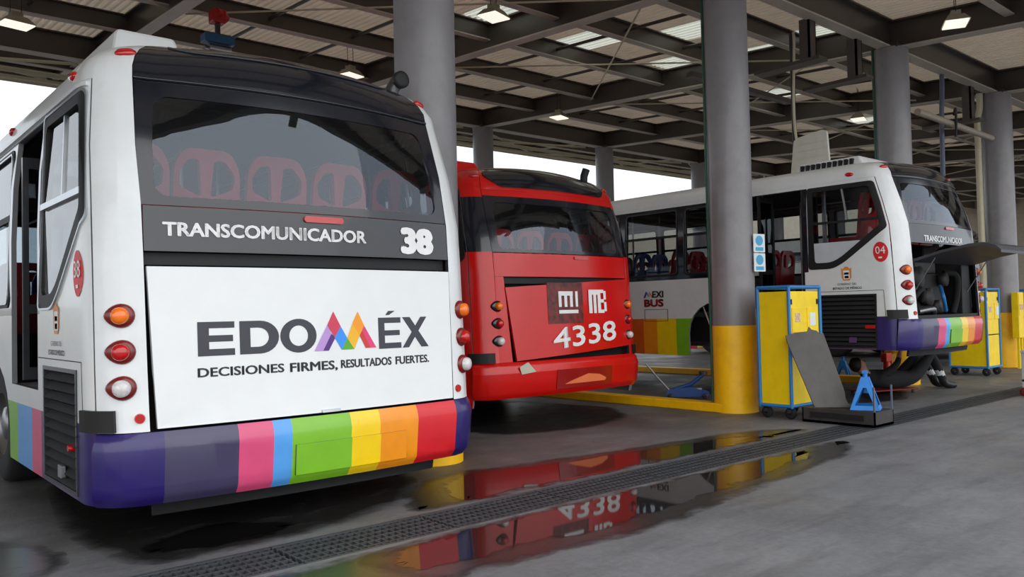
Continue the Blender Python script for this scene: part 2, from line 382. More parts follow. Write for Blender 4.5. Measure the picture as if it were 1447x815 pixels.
# drain grate: sections with cross bars and long bars
def grate_section():
    e = empty('drain_grate')
    W = 1.0
    cb = MB(); cb.box((-.006, GY0+.02, -.035), (.006, GY1-.02, -.004))
    lb = MB(); lb.box((.01, -.006, -.035), (W-.01, .006, -.002))
    fr = MB()
    for y in (GY0+.012, GY1-.012): fr.box((.004, y-.012, -.04), (W-.004, y+.012, .001))
    fr.build('frame', GRATE, e)
    c0 = None
    for k in range(21):
        if c0 is None: c0 = cb.build('cross_bar', GRATE, e)
        else: o = c0.copy(); COL.objects.link(o); c = o
        (c0 if k == 0 else o).location = (.025+k*.0475, 0, 0)
    l0 = None
    for k in range(5):
        if l0 is None: l0 = lb.build('long_bar', GRATE, e); o = l0
        else: o = l0.copy(); COL.objects.link(o)
        o.location = (0, GY0+.07+k*.075, 0)
    return tag(e, 'dark steel grate section of the floor drain channel', 'drain grate', 'grate sections of the long floor drain')
g0 = grate_section(); g0.location = (0, 0, 0)
for k in range(1, 18):
    g = dup(g0); g.location = (k*1.0, 0, 0)

# puddles, and shade painted on the floor under the buses
WATER = bpy.data.materials.new('standing_water'); WATER.use_nodes = True
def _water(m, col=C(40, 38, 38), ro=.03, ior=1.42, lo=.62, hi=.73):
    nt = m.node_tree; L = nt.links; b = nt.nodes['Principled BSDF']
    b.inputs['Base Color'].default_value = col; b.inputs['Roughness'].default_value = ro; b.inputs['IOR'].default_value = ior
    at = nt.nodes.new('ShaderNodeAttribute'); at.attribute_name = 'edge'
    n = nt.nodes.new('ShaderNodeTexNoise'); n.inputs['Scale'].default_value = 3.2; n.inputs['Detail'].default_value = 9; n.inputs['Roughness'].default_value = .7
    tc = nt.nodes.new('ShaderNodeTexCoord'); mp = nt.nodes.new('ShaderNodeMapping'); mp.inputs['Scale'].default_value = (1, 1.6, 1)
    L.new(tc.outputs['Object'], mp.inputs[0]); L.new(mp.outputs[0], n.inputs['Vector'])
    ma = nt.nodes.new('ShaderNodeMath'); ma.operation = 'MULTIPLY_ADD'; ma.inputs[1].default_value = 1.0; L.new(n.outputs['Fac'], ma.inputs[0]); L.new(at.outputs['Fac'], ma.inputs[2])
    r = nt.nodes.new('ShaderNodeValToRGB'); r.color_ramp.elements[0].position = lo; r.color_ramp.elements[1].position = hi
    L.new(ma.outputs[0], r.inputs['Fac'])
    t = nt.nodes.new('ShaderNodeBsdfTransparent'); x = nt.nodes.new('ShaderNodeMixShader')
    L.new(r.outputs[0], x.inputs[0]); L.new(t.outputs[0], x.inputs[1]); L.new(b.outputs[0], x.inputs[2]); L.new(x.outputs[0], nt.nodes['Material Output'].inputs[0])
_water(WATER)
WETD = bpy.data.materials.new('oily_water'); WETD.use_nodes = True; _water(WETD, C(20, 19, 19), .12, 1.35)
DAMP = bpy.data.materials.new('damp_concrete'); DAMP.use_nodes = True; _water(DAMP, C(46, 45, 45), .26, 1.4, .5, .85)
BUS_SHADE = bpy.data.materials.new('bus_shade'); BUS_SHADE.use_nodes = True; _water(BUS_SHADE, C(30, 28, 27), .45, 1.4, .45, 1.0)  # shade beneath the buses, painted as dark floor patches
def puddle(label, pts, wm=None, z=.0025):
    """outline ring (edge 0) and inner rings (edge rising to 1)"""
    pts = rpoly(pts, .3, 3); cx = sum(p[0] for p in pts)/len(pts); cy = sum(p[1] for p in pts)/len(pts)
    n = len(pts); vs = []; at = []
    # inner rings by inward offset
    nor = []
    A = area(pts); s = 1 if A > 0 else -1
    for i in range(n):
        t = Vector(pts[(i+1) % n])-Vector(pts[i-1]); t.normalize(); nor.append(Vector((-t.y, t.x))*s)
    for w, a in ((0, 0.), (.07, .2), (.15, .42)):
        for i in range(n):
            p = Vector(pts[i])+nor[i]*w; vs.append((p.x, p.y, z)); at.append(a)
    fs = []
    for r in range(2):
        for i in range(n):
            q = (r*n+i, r*n+(i+1) % n, (r+1)*n+(i+1) % n, (r+1)*n+i); fs.append(q if s > 0 else q[::-1])
    m = MB(); m.add(vs, fs)
    inner = [(vs[2*n+i][0], vs[2*n+i][1]) for i in range(n)]
    v2, tri = fill2d(inner); off = len(m.v); m.add([(a, b, z) for a, b in v2], tri)
    o = m.build('puddle', wm or WATER); me = o.data  # also builds the painted shade patches under the buses
    al = me.attributes.new('edge', 'FLOAT', 'POINT')
    al.data.foreach_set('value', at+[.42]*len(v2))
    return tag(o, label, 'puddle')
puddle('puddle behind the drain, mirroring the yellow column foot and red bus', [(3.35, 4.46), (3.5, 4.98), (3.95, 5.34), (4.5, 5.2), (5.2, 5.08), (6.3, 4.93), (7.0, 4.85), (7.4, 4.55), (7.3, 4.45), (5.4, 4.44)])
puddle('long puddle along the front edge of the drain, mirroring the red bus', [(2.2, 3.7), (2.5, 3.92), (2.9, 3.96), (3.8, 3.975), (5.2, 3.975), (6.4, 3.975), (6.9, 3.9), (6.5, 3.62), (5.6, 3.5), (4.9, 3.42), (4.1, 3.34), (3.6, 3.28), (3.1, 3.42), (2.6, 3.36), (2.3, 3.45)])
puddle('dark oily puddle under the rear bumper of bus 38', [(1.35, 4.75), (1.45, 5.0), (1.8, 5.25), (2.25, 5.05), (2.45, 4.75), (2.1, 4.6), (1.7, 4.62)], WETD)
puddle('wet patch on the floor by the rear wheel of bus 38', [(.55, 4.8), (.5, 5.6), (.75, 5.9), (1.0, 5.6), (1.15, 5.2), (1.1, 4.85), (.8, 4.6)], DAMP)
puddle('damp dark stain on the open side of the drain, nearest bus 38', [(1.0, 3.75), (1.7, 3.95), (2.6, 3.95), (2.7, 3.5), (2.4, 3.0), (1.8, 2.8), (1.2, 3.0)], DAMP, .0012)
puddle('damp margin around the long puddle before the drain', [(2.1, 3.9), (3.0, 3.985), (5, 3.985), (7.2, 3.985), (7.6, 3.9), (7.0, 3.5), (5.8, 3.36), (4.8, 3.26), (3.8, 3.1), (3.0, 3.2), (2.3, 3.2)], DAMP, .0016)
puddle('damp margin around the puddle behind the drain', [(2.9, 4.45), (3.3, 5.1), (3.9, 5.45), (4.6, 5.3), (5.4, 5.2), (6.6, 5.05), (7.5, 4.95), (8.0, 4.6), (7.9, 4.45), (5.4, 4.45)], DAMP, .0014)
puddle('broad painted shade on the floor beneath bus 38', [(1.3, 4.5), (1.2, 5.6), (1.5, 7.5), (3.0, 8.0), (3.9, 7.0), (3.7, 5.4), (3.2, 4.8), (2.3, 4.5)], BUS_SHADE, .001)
puddle('painted shade on the floor beneath the red bus', [(5.6, 6.5), (5.3, 7.5), (5.8, 9), (7.8, 9), (8.2, 7.5), (7.6, 6.6), (6.6, 6.3)], BUS_SHADE, .001)
puddle('painted shade on the floor beneath the raised bus', [(10.2, 5.2), (10.1, 7), (10.8, 9), (12.6, 9), (12.9, 6.5), (12.4, 5.4), (11.2, 4.9)], BUS_SHADE, .001)

# ------------------------------------------------------------------ bus skin: u runs round the body (0 = middle of the rear), v up
def interp(x, pts):
    if x <= pts[0][0]: return pts[0][1]
    for (a, b), (c, d) in zip(pts, pts[1:]):
        if x <= c: return b+(d-b)*(x-a)/(c-a)
    return pts[-1][1]
RC, LR = .30, 1.03; US = LR+RC*math.pi/2
HW = [(0, 1.31), (.3, 1.325), (1.0, 1.33), (1.9, 1.33), (2.3, 1.315), (2.72, 1.27)]
DZ = [(.2, .05), (.3, .02), (.62, -.01), (.68, 0), (1.67, .05), (1.93, .07), (2.3, .15), (2.72, .27)]
BZ = [(.6, .05), (1.6, .06), (2.3, .10), (2.72, .13)]
Z0, RL = 2.72, .42; VT = Z0+RL; RISE, CROWN = .29, .065; ZK = 1.0
def zk(z): return z if z < 1.9 else 1.9+(z-1.9)*ZK
def P(u, v, off=0.):
    if v <= Z0: z = v; ih = ir = 0
    else:
        th = min(1, (v-Z0)/RL)*math.pi/2
        z = Z0+RISE*math.sin(th); ih = .35*(1-math.cos(th)); ir = .40*(1-math.cos(th))
    vv = min(v, Z0); hw = interp(vv, HW)-ih; d = interp(vv, DZ)+ir; bz = interp(vv, BZ)
    s = 1 if u >= 0 else -1; a = abs(u); L0 = hw-RC
    if a <= LR: x = a*L0/LR; y = d-bz*(1-(a/LR)**2); nx, ny = 2*bz*a/LR**2, -1
    elif a <= US:
        g = (a-LR)/RC; x = L0+RC*math.sin(g); y = d+RC*(1-math.cos(g)); nx, ny = math.sin(g), -math.cos(g)
    else: t = a-US; x = hw; y = RC+t+d*max(0, 1-t/1.2); nx, ny = 1, 0
    if v > Z0: z += CROWN*min(1, (v-Z0)/RL)*max(0, 1-(x/1.3)**2)
    z = zk(z)
    if off:
        n = math.hypot(nx, ny); x += off*nx/n; y += off*ny/n
        if v > Z0: z += off*math.sin((v-Z0)/RL*1.5)
    return Vector((s*x, y, z))
CU_REAR = [round(-1.5+.1*k, 3) for k in range(31)]
CU_CORN = sorted([s*(LR+RC*math.pi/2*k/6) for k in range(7) for s in (-1, 1)])
CV = [.3, .62, .68, 1.0, 1.67, 1.93, 2.1, 2.3, 2.5, 2.72, 2.79, 2.86, 2.93, 3.0, 3.07]
def panel(outline, holes=(), cu=None, cv=None, off=0., th=.03, matfn=None, inner=0, smooth=True):
    us = [p[0] for p in outline]; vs_ = [p[1] for p in outline]
    cu = [c for c in (CU_REAR+CU_CORN if cu is None else cu) if min(us) < c < max(us)]
    cv = [c for c in (CV if cv is None else cv) if min(vs_) < c < max(vs_)]
    v2, fs = fill2d(outline, holes, cu, cv)
    of = off if callable(off) else (lambda a, b: off)
    m = MB(); mi = []
    for f in fs:
        a = sum(v2[i][0] for i in f)/len(f); b = sum(v2[i][1] for i in f)/len(f); mi.append(matfn(a, b) if matfn else 0)
    m.add([P(a, b, of(a, b)) for a, b in v2], fs, mi, smooth)
    if th:
        m.add([P(a, b, of(a, b)-th) for a, b in v2], [f[::-1] for f in fs], inner, smooth)
        ec = {}
        for f in fs:
            for i in range(len(f)):
                k = (f[i-1], f[i]); ec[k] = 1
        n = len(m.v); bv = []; bf = []
        for (i, j) in ec:
            if (j, i) not in ec:
                k = len(bv); bv += [P(*v2[i], of(*v2[i])), P(*v2[j], of(*v2[j])), P(*v2[j], of(*v2[j])-th), P(*v2[i], of(*v2[i])-th)]
                bf.append((k+1, k, k+3, k+2))
        m.add(bv, bf, inner, False)
    return m
def flat_decal(polys, off=.006):
    """[(outline, holes, mat index)] printed on the skin"""
    m = MB()
    for out, holes, mi in polys:
        v2, fs = fill2d(out, holes, [c for c in CU_REAR if min(p[0] for p in out) < c < max(p[0] for p in out)])
        m.add([P(a, b, off) for a, b in v2], fs, mi)
    return m
def text2d(s, u0, v0, u1, v1, bold=0., shear=0.):
    cu = bpy.data.curves.new('lettering', 'FONT'); cu.body = s; cu.size = 1; cu.offset = bold; cu.shear = shear; cu.resolution_u = 3
    o = bpy.data.objects.new('lettering', cu); COL.objects.link(o)
    dg = bpy.context.evaluated_depsgraph_get(); dg.update(); me = bpy.data.meshes.new_from_object(o.evaluated_get(dg))
    v = [x.co.copy() for x in me.vertices]; f = [tuple(p.vertices) for p in me.polygons]
    bpy.data.objects.remove(o, do_unlink=True); bpy.data.curves.remove(cu); bpy.data.meshes.remove(me)
    x0 = min(a.x for a in v); x1 = max(a.x for a in v); y0 = min(a.y for a in v); y1 = max(a.y for a in v)
    v2 = [(u0+(a.x-x0)/(x1-x0)*(u1-u0), v0+(a.y-y0)/(y1-y0)*(v1-v0)) for a in v]
    out = []
    for t in f:
        out.append(t if area([v2[i] for i in t]) > 0 else t[::-1])
    return v2, out
def text_decal(s, u0, v0, u1, v1, bold=0., shear=0., off=.006, slope=0.):
    # heavier weight by overlaying slightly shifted copies of the outline
    h = v1-v0; w = bold*h; m = MB()
    v2, f = text2d(s, u0+w, v0+w*.6, u1-w, v1-w*.6, 0, shear)
    for dx, dy in ((0, 0),)+(((-w, 0), (w, 0), (0, w*.6), (0, -w*.6), (-w*.7, w*.5), (w*.7, w*.5), (-w*.7, -w*.5), (w*.7, -w*.5)) if bold else ()):
        m.add([P(a+dx, b+dy+slope*(a-u0), off) for a, b in v2], f)
    return m
def R4(x0, y0, x1, y1): return [(x0, y0), (x1, y0), (x1, y1), (x0, y1)]

def seat_mesh():
    m = MB()
    out = rpoly([(-.23, -.02), (.23, -.02), (.22, .5), (.15, .62), (-.15, .62), (-.22, .5)], [.03, .03, .12, .1, .1, .12])
    hl = rpoly([(-.18, .36), (-.03, .30), (-.05, .55), (-.12, .55), (-.19, .46)], .03)
    hr = [(-a, b) for a, b in hl][::-1]
    lean = .16
    f = lambda dy: (lambda a, b: Vector((a, dy+.03*math.cos(a*6)-lean*b*.6, .42+b)))
    m.prism(out, f(-.03), f(.02), 0, [hl, hr])
    m.box((-.22, .0, .38), (.22, .42, .43), 0)
    m.box((-.03, .05, 0), (.03, .35, .38), 1)
    return m
_seat = {}
def put_seat(x, y, z, colr, parent):
    k = colr.name
    if k not in _seat:
        o = seat_mesh().build('seat', [colr, INTERD], parent); _seat[k] = o.data
    else:
        o = bpy.data.objects.new('seat', _seat[k]); COL.objects.link(o); o.parent = parent
    o.location = (x, y, z)
def tail_light(root, u, v, lensm, r=.056, bez=None):
    bez = bez or LREDD
    s = 1 if u > 0 else -1
    p = P(u, v); n = (P(u, v, .1)-p).normalized(); m = MB()
    zax = Vector((0, 0, 1)); ax = zax.cross(n).normalized()
    # teardrop bezel
    pts = []
    for k in range(24):
        t = 2*math.pi*k/24; rx = r*1.25*(1.35 if math.cos(t)*s > 0 else 1.0); ry = r*1.22
        pts.append((rx*math.cos(t), ry*math.sin(t)*(1-.25*max(0, math.cos(t)*s)**2)))
    N = len(pts)
    def ring(sc, o): return [p+ax*a*sc+zax*b*sc+n*o+n*(-abs(a)*.12) for a, b in pts]
    vs = ring(1, -.02)+ring(1, .012)+ring(.86, .026)+ring(.3, .03)
    fs = []
    for q in range(3):
        for k in range(N): fs.append((q*N+k, q*N+(k+1) % N, (q+1)*N+(k+1) % N, (q+1)*N+k))
    fs.append(tuple(range(3*N, 4*N)))
    m.add(vs, fs, 0, True); o = m.build('tail_light', bez, root)
    m = MB(); c = p+n*.02-ax*0.0; N = 20; vs = []; fs = []
    for rr, h in ((1, 0), (1, .028), (.8, .042), (.4, .05)):
        for k in range(N):
            t = 2*math.pi*k/N; vs.append(c+ax*math.cos(t)*r*.85*rr+zax*math.sin(t)*r*.85*rr+n*h)
    for q in range(3):
        for k in range(N): fs.append((q*N+k, q*N+(k+1) % N, (q+1)*N+(k+1) % N, (q+1)*N+k))
    fs.append(tuple(range(3*N, 4*N))); m.add(vs, fs, 0, True); m.build('lens', lensm, o)
def reflector(root, u, v, r=.03, name='reflector', mt=LREDL, off=.012):
    p = P(u, v); n = (P(u, v, .1)-p).normalized(); m = MB()
    m.cyl(p-n*.005, p+n*off, r, r*.85, 16); m.build(name, mt, root)
def marker(root, u, v, name='marker_lamp'):
    p = P(u, v); q = P(u, v, .1); n = (q-p).normalized(); e = 1e-2
    tu = (P(u+e, v)-P(u-e, v)).normalized(); tv = (P(u, v+e)-P(u, v-e)).normalized(); n = tu.cross(tv).normalized()
    m = MB(); N = 16; vs = []
    for rr, h in ((1.15, -.004), (1.1, .006), (.8, .02), (.3, .024)):
        for k in range(N):
            t = 2*math.pi*k/N; vs.append(p+tu*math.cos(t)*.055*rr+tv*math.sin(t)*.03*rr+n*h)
    fs = [(q_*N+k, q_*N+(k+1) % N, (q_+1)*N+(k+1) % N, (q_+1)*N+k) for q_ in range(3) for k in range(N)]+[tuple(range(3*N, 4*N))]
    m.add(vs, fs, 0, True); m.build(name, LREDL, root)
_wheel = {}
def put_wheel(root, x, y, side, rr=.47):
    if 't' not in _wheel:
        m = MB(); m.lathe([(.25, -.13), (.40, -.14), (.455, -.12), (.47, -.07), (.47, .07), (.455, .12), (.40, .14), (.25, .13)], (0, 0, 0), 'x', 32)
        t = m.build('wheel', RUBBER, root); _wheel['t'] = t.data
        m = MB(); m.lathe([(.26, -.13), (.24, -.06), (.16, -.03), (.13, -.11), (.05, -.13), (.001, -.13)], (0, 0, 0), 'x', 24)
        for k in range(8):
            a = 2*math.pi*k/8; m.cyl((-.03, .195*math.cos(a), .195*math.sin(a)), (-.065, .195*math.cos(a), .195*math.sin(a)), .014, n=6)
        r = m.build('rim', STEEL, t); _wheel['r'] = r.data
    else:
        t = bpy.data.objects.new('wheel', _wheel['t']); COL.objects.link(t); t.parent = root
        r = bpy.data.objects.new('rim', _wheel['r']); COL.objects.link(r); r.parent = t
    t.location = (x, y, .47); t.rotation_euler = (0, 0, 0 if side < 0 else math.pi)

STR = [(-1.06, 1.06)]
BUMP = [(-9, -.99, S_IND), (-.99, -.575, S_SLT), (-.575, -.362, S_PNK), (-.362, -.243, S_BLU), (-.243, .168, S_GRN), (.168, .388, S_YEL), (.388, .703, S_ORG), (.703, 1.055, S_RED), (1.055, 9, S_IND)]
SIDEL = [(-1.62, S_IND), (-2.56, S_PLM), (-2.85, S_PNK), (-3.33, S_BLU), (-4.96, S_GRN), (-5.36, S_YEL), (-5.65, S_ORG), (-6.4, S_DOR), (-99, S_RED)]
AXR, AXF = 4.17, 7.75

def arch(c, vb0, vb1, r=.54, n=10):
    """points over a wheel arch, from u=c+r to u=c-r"""
    cv = .46; o = [(c+r, vb0)]
    for k in range(n+1):
        t = math.pi*k/n; o.append((c+r*math.cos(t), cv+r*math.sin(t)*.92))
    o.append((c-r, vb1)); return o

def make_bus(spec):
    global ZK
    ZK = spec.get('zk', 1.0)
    st = spec['style']; root = empty('bus', spec['loc']); root.scale = (spec['scale'],)*3
    B = st == 'B'; body = REDP if B else WHITE; LEN = 8.8
    tag(root, spec['label'], 'bus')
    # ---------- side walls
    WINS = [(-3.62, -4.77), (-4.88, -6.03), (-6.14, -7.29), (-7.4, -8.55)]
    quarter = rpoly([(-1.385, 2.66), (-1.385, 1.885), (-2.03, 1.45), (-2.2, 1.37), (-2.575, 1.37), (-2.575, 2.66)], [.06, .04, .1, .1, .05, .05])
    door = R4(-3.53, .83, -2.64, 2.65)
    for sgn in (-1, 1):
        ends = [(-1.362, .25), (-1.362, Z0-.002), (-LEN, Z0-.002), (-LEN, .12)]
        low = arch(-AXF, .12, .12)[::-1]+arch(-AXR, .27, .10)[::-1]
        outline = ends+low
        holes = []
        if sgn < 0: holes = [quarter, door, R4(-2.44, .29, -1.62, .99)]
        else: holes = [quarter, R4(-3.53, 1.40, -2.66, 2.62)]
        for a, b in WINS: holes.append(rrect(b, 1.40, a, 2.62, .07))
        def mf(u, v, s=sgn):
            u = -abs(u)
            if B: return 1 if (v > 1.95 and u > -1.9) or (1.36 < v < 2.655 and u < -2.4) else 0
            if v < .70:
                for k, (lim, mt) in enumerate(SIDEL):
                    if u > lim: return 3+k
            if 1.34 < v < 2.66 and u < -2.58: return 1
            return 0
        if sgn > 0:
            outline = [(-a, b) for a, b in outline]; holes = [[(-a, b) for a, b in h] for h in holes]
        cu = [s_*c for c in [1.362+.02*k for k in range(8)]+[2.58, 2.4, 1.9, 2.7, 3.6]+[-l for l, _ in SIDEL[:-1]] for s_ in (-1, 1)]
        panel(outline, holes, cu, [.3, .70, 1.0, 1.34, 1.36, 1.9, 1.95, 2.3, 2.655, 2.66], 0, .035, mf, 2).build('side_wall', [body, BLACKG, INTER]+[x for _, x in SIDEL], root)
        # quarter window: black frame, glass, bar, lower panel
        mir = (lambda pts: pts) if sgn < 0 else (lambda pts: [(-a, b) for a, b in pts])
        gq = rpoly([(-1.47, 2.58), (-1.47, 1.93), (-2.08, 1.52), (-2.22, 1.46), (-2.48, 1.46), (-2.48, 2.58)], [.05, .04, .1, .1, .05, .05])
        wf = panel(mir(quarter), [mir(gq)], [s_*c for c in (1.4, 1.44, 1.48, 1.52) for s_ in (-1, 1)], [], .008, .05).build('window_frame', BLACKM, root)
        gtop = [(-1.46, 2.59), (-1.46, 2.04), (-2.49, 2.04), (-2.49, 2.59)]
        glow = [(-1.46, 2.04), (-1.46, 1.92), (-2.08, 1.51), (-2.22, 1.45), (-2.49, 1.45), (-2.49, 2.04)]
        glow_c = [(-1.75, 1.74), (-2.08, 1.51), (-2.22, 1.45), (-2.49, 1.45), (-2.49, 1.74)]
        gmid = [(-1.46, 2.04), (-1.46, 1.92), (-1.75, 1.74), (-2.49, 1.74), (-2.49, 2.04)]
        panel(mir(gtop), (), [], [], -.012, 0).build('pane', G_SIDE, wf)
        if st == 'C':
            panel(mir(gmid), (), [], [], -.012, 0).build('pane', G_SIDE, wf); panel(mir(glow_c), (), [], [], -.010, .01).build('white_panel', G_GREY, wf)
        else: panel(mir(glow), (), [], [], -.012, 0).build('pane', G_HAZE, wf)
        bar = panel(mir(R4(-2.5, 2.02, -1.455, 2.06)), (), [], [], .012, .03).build('window_bar', ALU if st != 'C' else BLACKM, wf)
        bar = panel(mir(R4(-1.95, 2.04, -1.92, 2.59)), (), [], [], .0, .02).build('window_bar', ALU, wf)
        if st == 'A' and sgn < 0:
            q2 = rpoly([(-1.38, 2.668), (-1.38, 1.88), (-2.03, 1.445), (-2.2, 1.362), (-2.582, 1.362), (-2.582, 2.668)], [.06, .04, .1, .1, .05, .05])
            q3 = rpoly([(-1.392, 2.652), (-1.392, 1.887), (-2.03, 1.456), (-2.2, 1.376), (-2.560, 1.376), (-2.560, 2.652)], [.06, .04, .1, .1, .05, .05])
            panel(q2, [q3], [-1.4, -1.45], [], .014, .02).build('window_trim', ALU, wf)
            panel(R4(-8.6, 2.675, -1.38, 2.70), (), [-1.5, -1.42], [], .022, .03).build('rain_gutter', WHITE, root)
        for i, (a, b) in enumerate(WINS+([(-2.66, -3.53)] if sgn > 0 else [])):
            f = panel(mir(rrect(b+.0, 1.40, a-.0, 2.62, .07)), [mir(rrect(b+.04, 1.44, a-.04, 2.58, .05))], [], [], .006, .04).build('window_frame', BLACKM, root)
            panel(mir(rrect(b+.03, 1.43, a-.03, 2.59, .05)), (), [], [], -.012, 0).build('pane', G_SIDE, f)
            panel(mir(R4(b+.03, 2.06, a-.03, 2.11)), (), [], [], .0, .025).build('window_bar', BLACKM, f)
            if sgn < 0: panel(mir(rrect(b+.025, 1.425, a-.025, 2.595, .06)), [mir(rrect(b+.04, 1.44, a-.04, 2.58, .05))], [], [], .014, .012).build('window_trim', ALU if st == 'A' else BAND, f)
        # rear corner panel
        lo = .66; ed = 1.07
        oc = [(-1.352, lo), (-ed+.01, lo), (-ed, 1.6), (-ed-.005, 1.95), (-1.115, Z0), (-1.16, VT), (-1.352, VT)]
        def mfc(u, v):
            if B: return 1 if 1.95 < v < 2.62 else 0
            return 0
        panel(mir(oc), (), None, CV+[1.95, 2.62], 0, .03, mfc, 2).build('corner_panel', [body, BLACKG, INTERD], root)
        # corner guard block
        if sgn < 0 or st != 'A':
            panel(mir(R4(-1.475, .665, -1.235, .785) if not B else R4(-1.40, .735, -1.12, .845)), (), None, [], .028, .06).build('corner_guard', BLACKM, root)
        # lights
        lu = 1.19 if not B else 1.05
        for v, lm in ((1.31, LORG), (1.108, LREDL), (.908, LCLR)) if not B else ((1.35, LORG), (1.163, LREDL), (.972, LCLR)):
            tail_light(root, sgn*lu, v, lm, .056 if not B else .05, BLACKG if B else LREDD)
        if not B: reflector(root, sgn*1.11, .735)
        marker(root, sgn*1.19, 2.88); marker(root, sgn*1.75, 2.80); marker(root, sgn*3.9, 2.80)
        for ax in (AXR, AXF):
            if st == 'C' and sgn < 0 and ax == AXR: continue
            put_wheel(root, sgn*1.16, ax-US+RC, sgn)
    # ---------- roof
    us = [1.352, 1.40, 1.45, US, 1.7, 2.2, 2.701, 4, 6, LEN]
    m = MB(); vv = [Z0+RL*k/6 for k in range(7)]
    for sgn in (-1, 1):
        vs = [P(sgn*u, v) for u in us for v in vv]; n = len(vv); fs = []
        for i in range(len(us)-1):
            for j in range(n-1):
                q = (i*n+j, i*n+j+1, (i+1)*n+j+1, (i+1)*n+j); fs.append(q if sgn > 0 else q[::-1])
                if sgn > 0: fs[-1] = q[::-1]
                else: fs[-1] = q
        m.add(vs, [f[::-1] for f in fs], 0, True)
    ucap = [.0, .2, .4, .6, .8, 1.03, 1.1, 1.16, 1.25, 1.352, 1.45, US, 1.7, 2.0, 2.701, 4, 6, LEN]
    md = MB(); NXC = 12
    def caprow(u):
        p = P(u, VT); q = P(-u, VT); return [Vector((x, p.y, zk(Z0+RISE+CROWN*max(0, 1-(x/1.3)**2)))) for x in [p.x+(q.x-p.x)*k/NXC for k in range(NXC+1)]]
    rows = [caprow(u) for u in ucap]; nsplit = 9
    for tgt, a, b in ((md, 0, nsplit), (m, nsplit, len(rows)-1)):
        vs = [p for r in rows[a:b+1] for p in r]; n = NXC+1
        tgt.add(vs, [(i*n+j, (i+1)*n+j, (i+1)*n+j+1, i*n+j+1)[::-1] for i in range(b-a) for j in range(NXC)], 0, True)
    m.build('roof', body, root)
    if not B:
        d = panel([(-1.11, Z0), (1.11, Z0), (1.155, VT), (-1.155, VT)], (), None, CV, 0, 0); md.add(d.v, d.f, 0, True); md.build('rear_dome', BLACKG, root)
        # crease line on the dome
        g = [P(-1.0+.0*k, 2.93-.0*k, .006) for k in range(1)]
        pts = [P(u, 2.93-.05*(1-min(1, (1.0-abs(u))/.25))**2*-1.0, .004) for u in [(-1.0+.1*k) for k in range(21)]]
        mm = MB(); mm.tube(pts, .006, 6); mm.build('dome_crease', BAND, root)
        mm = MB(); mm.tube([P(u, Z0+.004, .004) for u in [(-1.11+.111*k) for k in range(21)]], .008, 6); mm.build('dome_ledge', BLACKG, root)
    else:
        d = panel([(-1.11, Z0-.002), (1.11, Z0-.002), (1.155, VT), (-1.155, VT)], (), None, CV, 0, 0); md.add(d.v, d.f, 0, True); md.build('rear_dome', REDP, root)
        dd = panel(rpoly([(-.86, 2.75), (.9, 2.75), (1.08, 2.86), (1.10, 3.138), (-1.10, 3.138), (-1.10, 2.88)], .06), (), None, CV+[2.75, 2.82, 2.9, 2.97, 3.03], .012, .02); 
        n0 = len(dd.v); rws = [[p+Vector((0, 0, .012)) for p in r] for r in rows[:9]]
        vs = [p*1 for r in rws for p in r[1:-1]]; n = NXC-1
        dd.add(vs, [(i*n+j, (i+1)*n+j, (i+1)*n+j+1, i*n+j+1)[::-1] for i in range(8) for j in range(n-1)], 0, True)
        dd.build('dome_cover', BLACKG, root)
    # ---------- rear: window, band, slot, hatch, bumper
    wt = 1.1 if not B else 1.36
    wb = 1.945
    if not B:
        f = panel([(-1.075, wb), (1.075, wb), (1.108, Z0-.004), (-1.108, Z0-.004)], [rrect(-1.0, 2.0, 1.0, 2.62, .08)], None, None, -.004, .02).build('rear_window_frame', BLACKG, root)
        panel(rrect(-1.01, 1.99, 1.01, 2.63, .08), (), None, None, -.012, 0).build('rear_window', G_REAR, f)
    else:
        f = panel([(-1.07, wb+.005), (1.07, wb+.005), (1.105, 2.64), (-1.105, 2.64)], [rrect(-.98, 1.99, .98, 2.56, .06)], None, None, 0, .02).build('rear_window_frame', BLACKG, root)
        panel(rrect(-.99, 1.98, .99, 2.57, .08), (), None, None, -.01, 0).build('rear_window', G_REAR, f)
        panel([(-1.105, 2.642), (1.105, 2.642), (1.11, Z0-.004), (-1.11, Z0-.004)], (), None, None, 0, .02).build('rear_header', REDP, root)
    bandm = BAND if not B else REDP
    bandp = panel(R4(-1.066, 1.677, 1.066, wb-.006), (), None, [1.7, 1.8, 1.9], .0, .03).build('name_band', [bandm, INTERD], root)
    bl = panel(rrect(-.11, 1.885, .17, 1.925, .018) if not B else rrect(.1, 1.885, .34, 1.92, .015), (), None, [], .014, .02).build('brake_lamp', LREDL, bandp)
    panel(R4(-1.07, .60, 1.07, 1.70), (), None, None, -.12 if st != 'C' else -.9, .02).build('bay_bulkhead' if st == 'C' else 'hatch_recess', DARK, root)
    if st != 'C': panel(R4(-1.06, 1.60, 1.06, 1.672), (), None, [], -.05, .02).build('vent_slot', BLACKM, root)
    def off_b(u, v): return interp(v, [(.24, .0), (.30, .03), (.56, .035), (.61, .02), (.66, .0)])
    def mfb(u, v):
        if B: return 0
        for k, (a, b, _) in enumerate(BUMP):
            if a <= u < b: return k
        return 0
    bt = .655 if not B else .735; bb = .245 if not B else .34
    if B: off_b = lambda u, v: interp(v, [(.34, 0), (.40, .04), (.62, .045), (.70, .03), (.735, .0)])
    cub = CU_REAR+CU_CORN+[b for _, b, _ in BUMP[:-1]]
    bo = rpoly([(-1.358, bb), (1.358, bb), (1.358, bt), (-1.358, bt)], .01, 1)
    bump = panel(R4(-1.358, bb, 1.358, bt), (), cub, [.27, .30, .36, .40, .56, .61, .62, .68, .70], off_b, .04, mfb, 0).build('bumper', [REDP] if B else [x for _, _, x in BUMP], root)
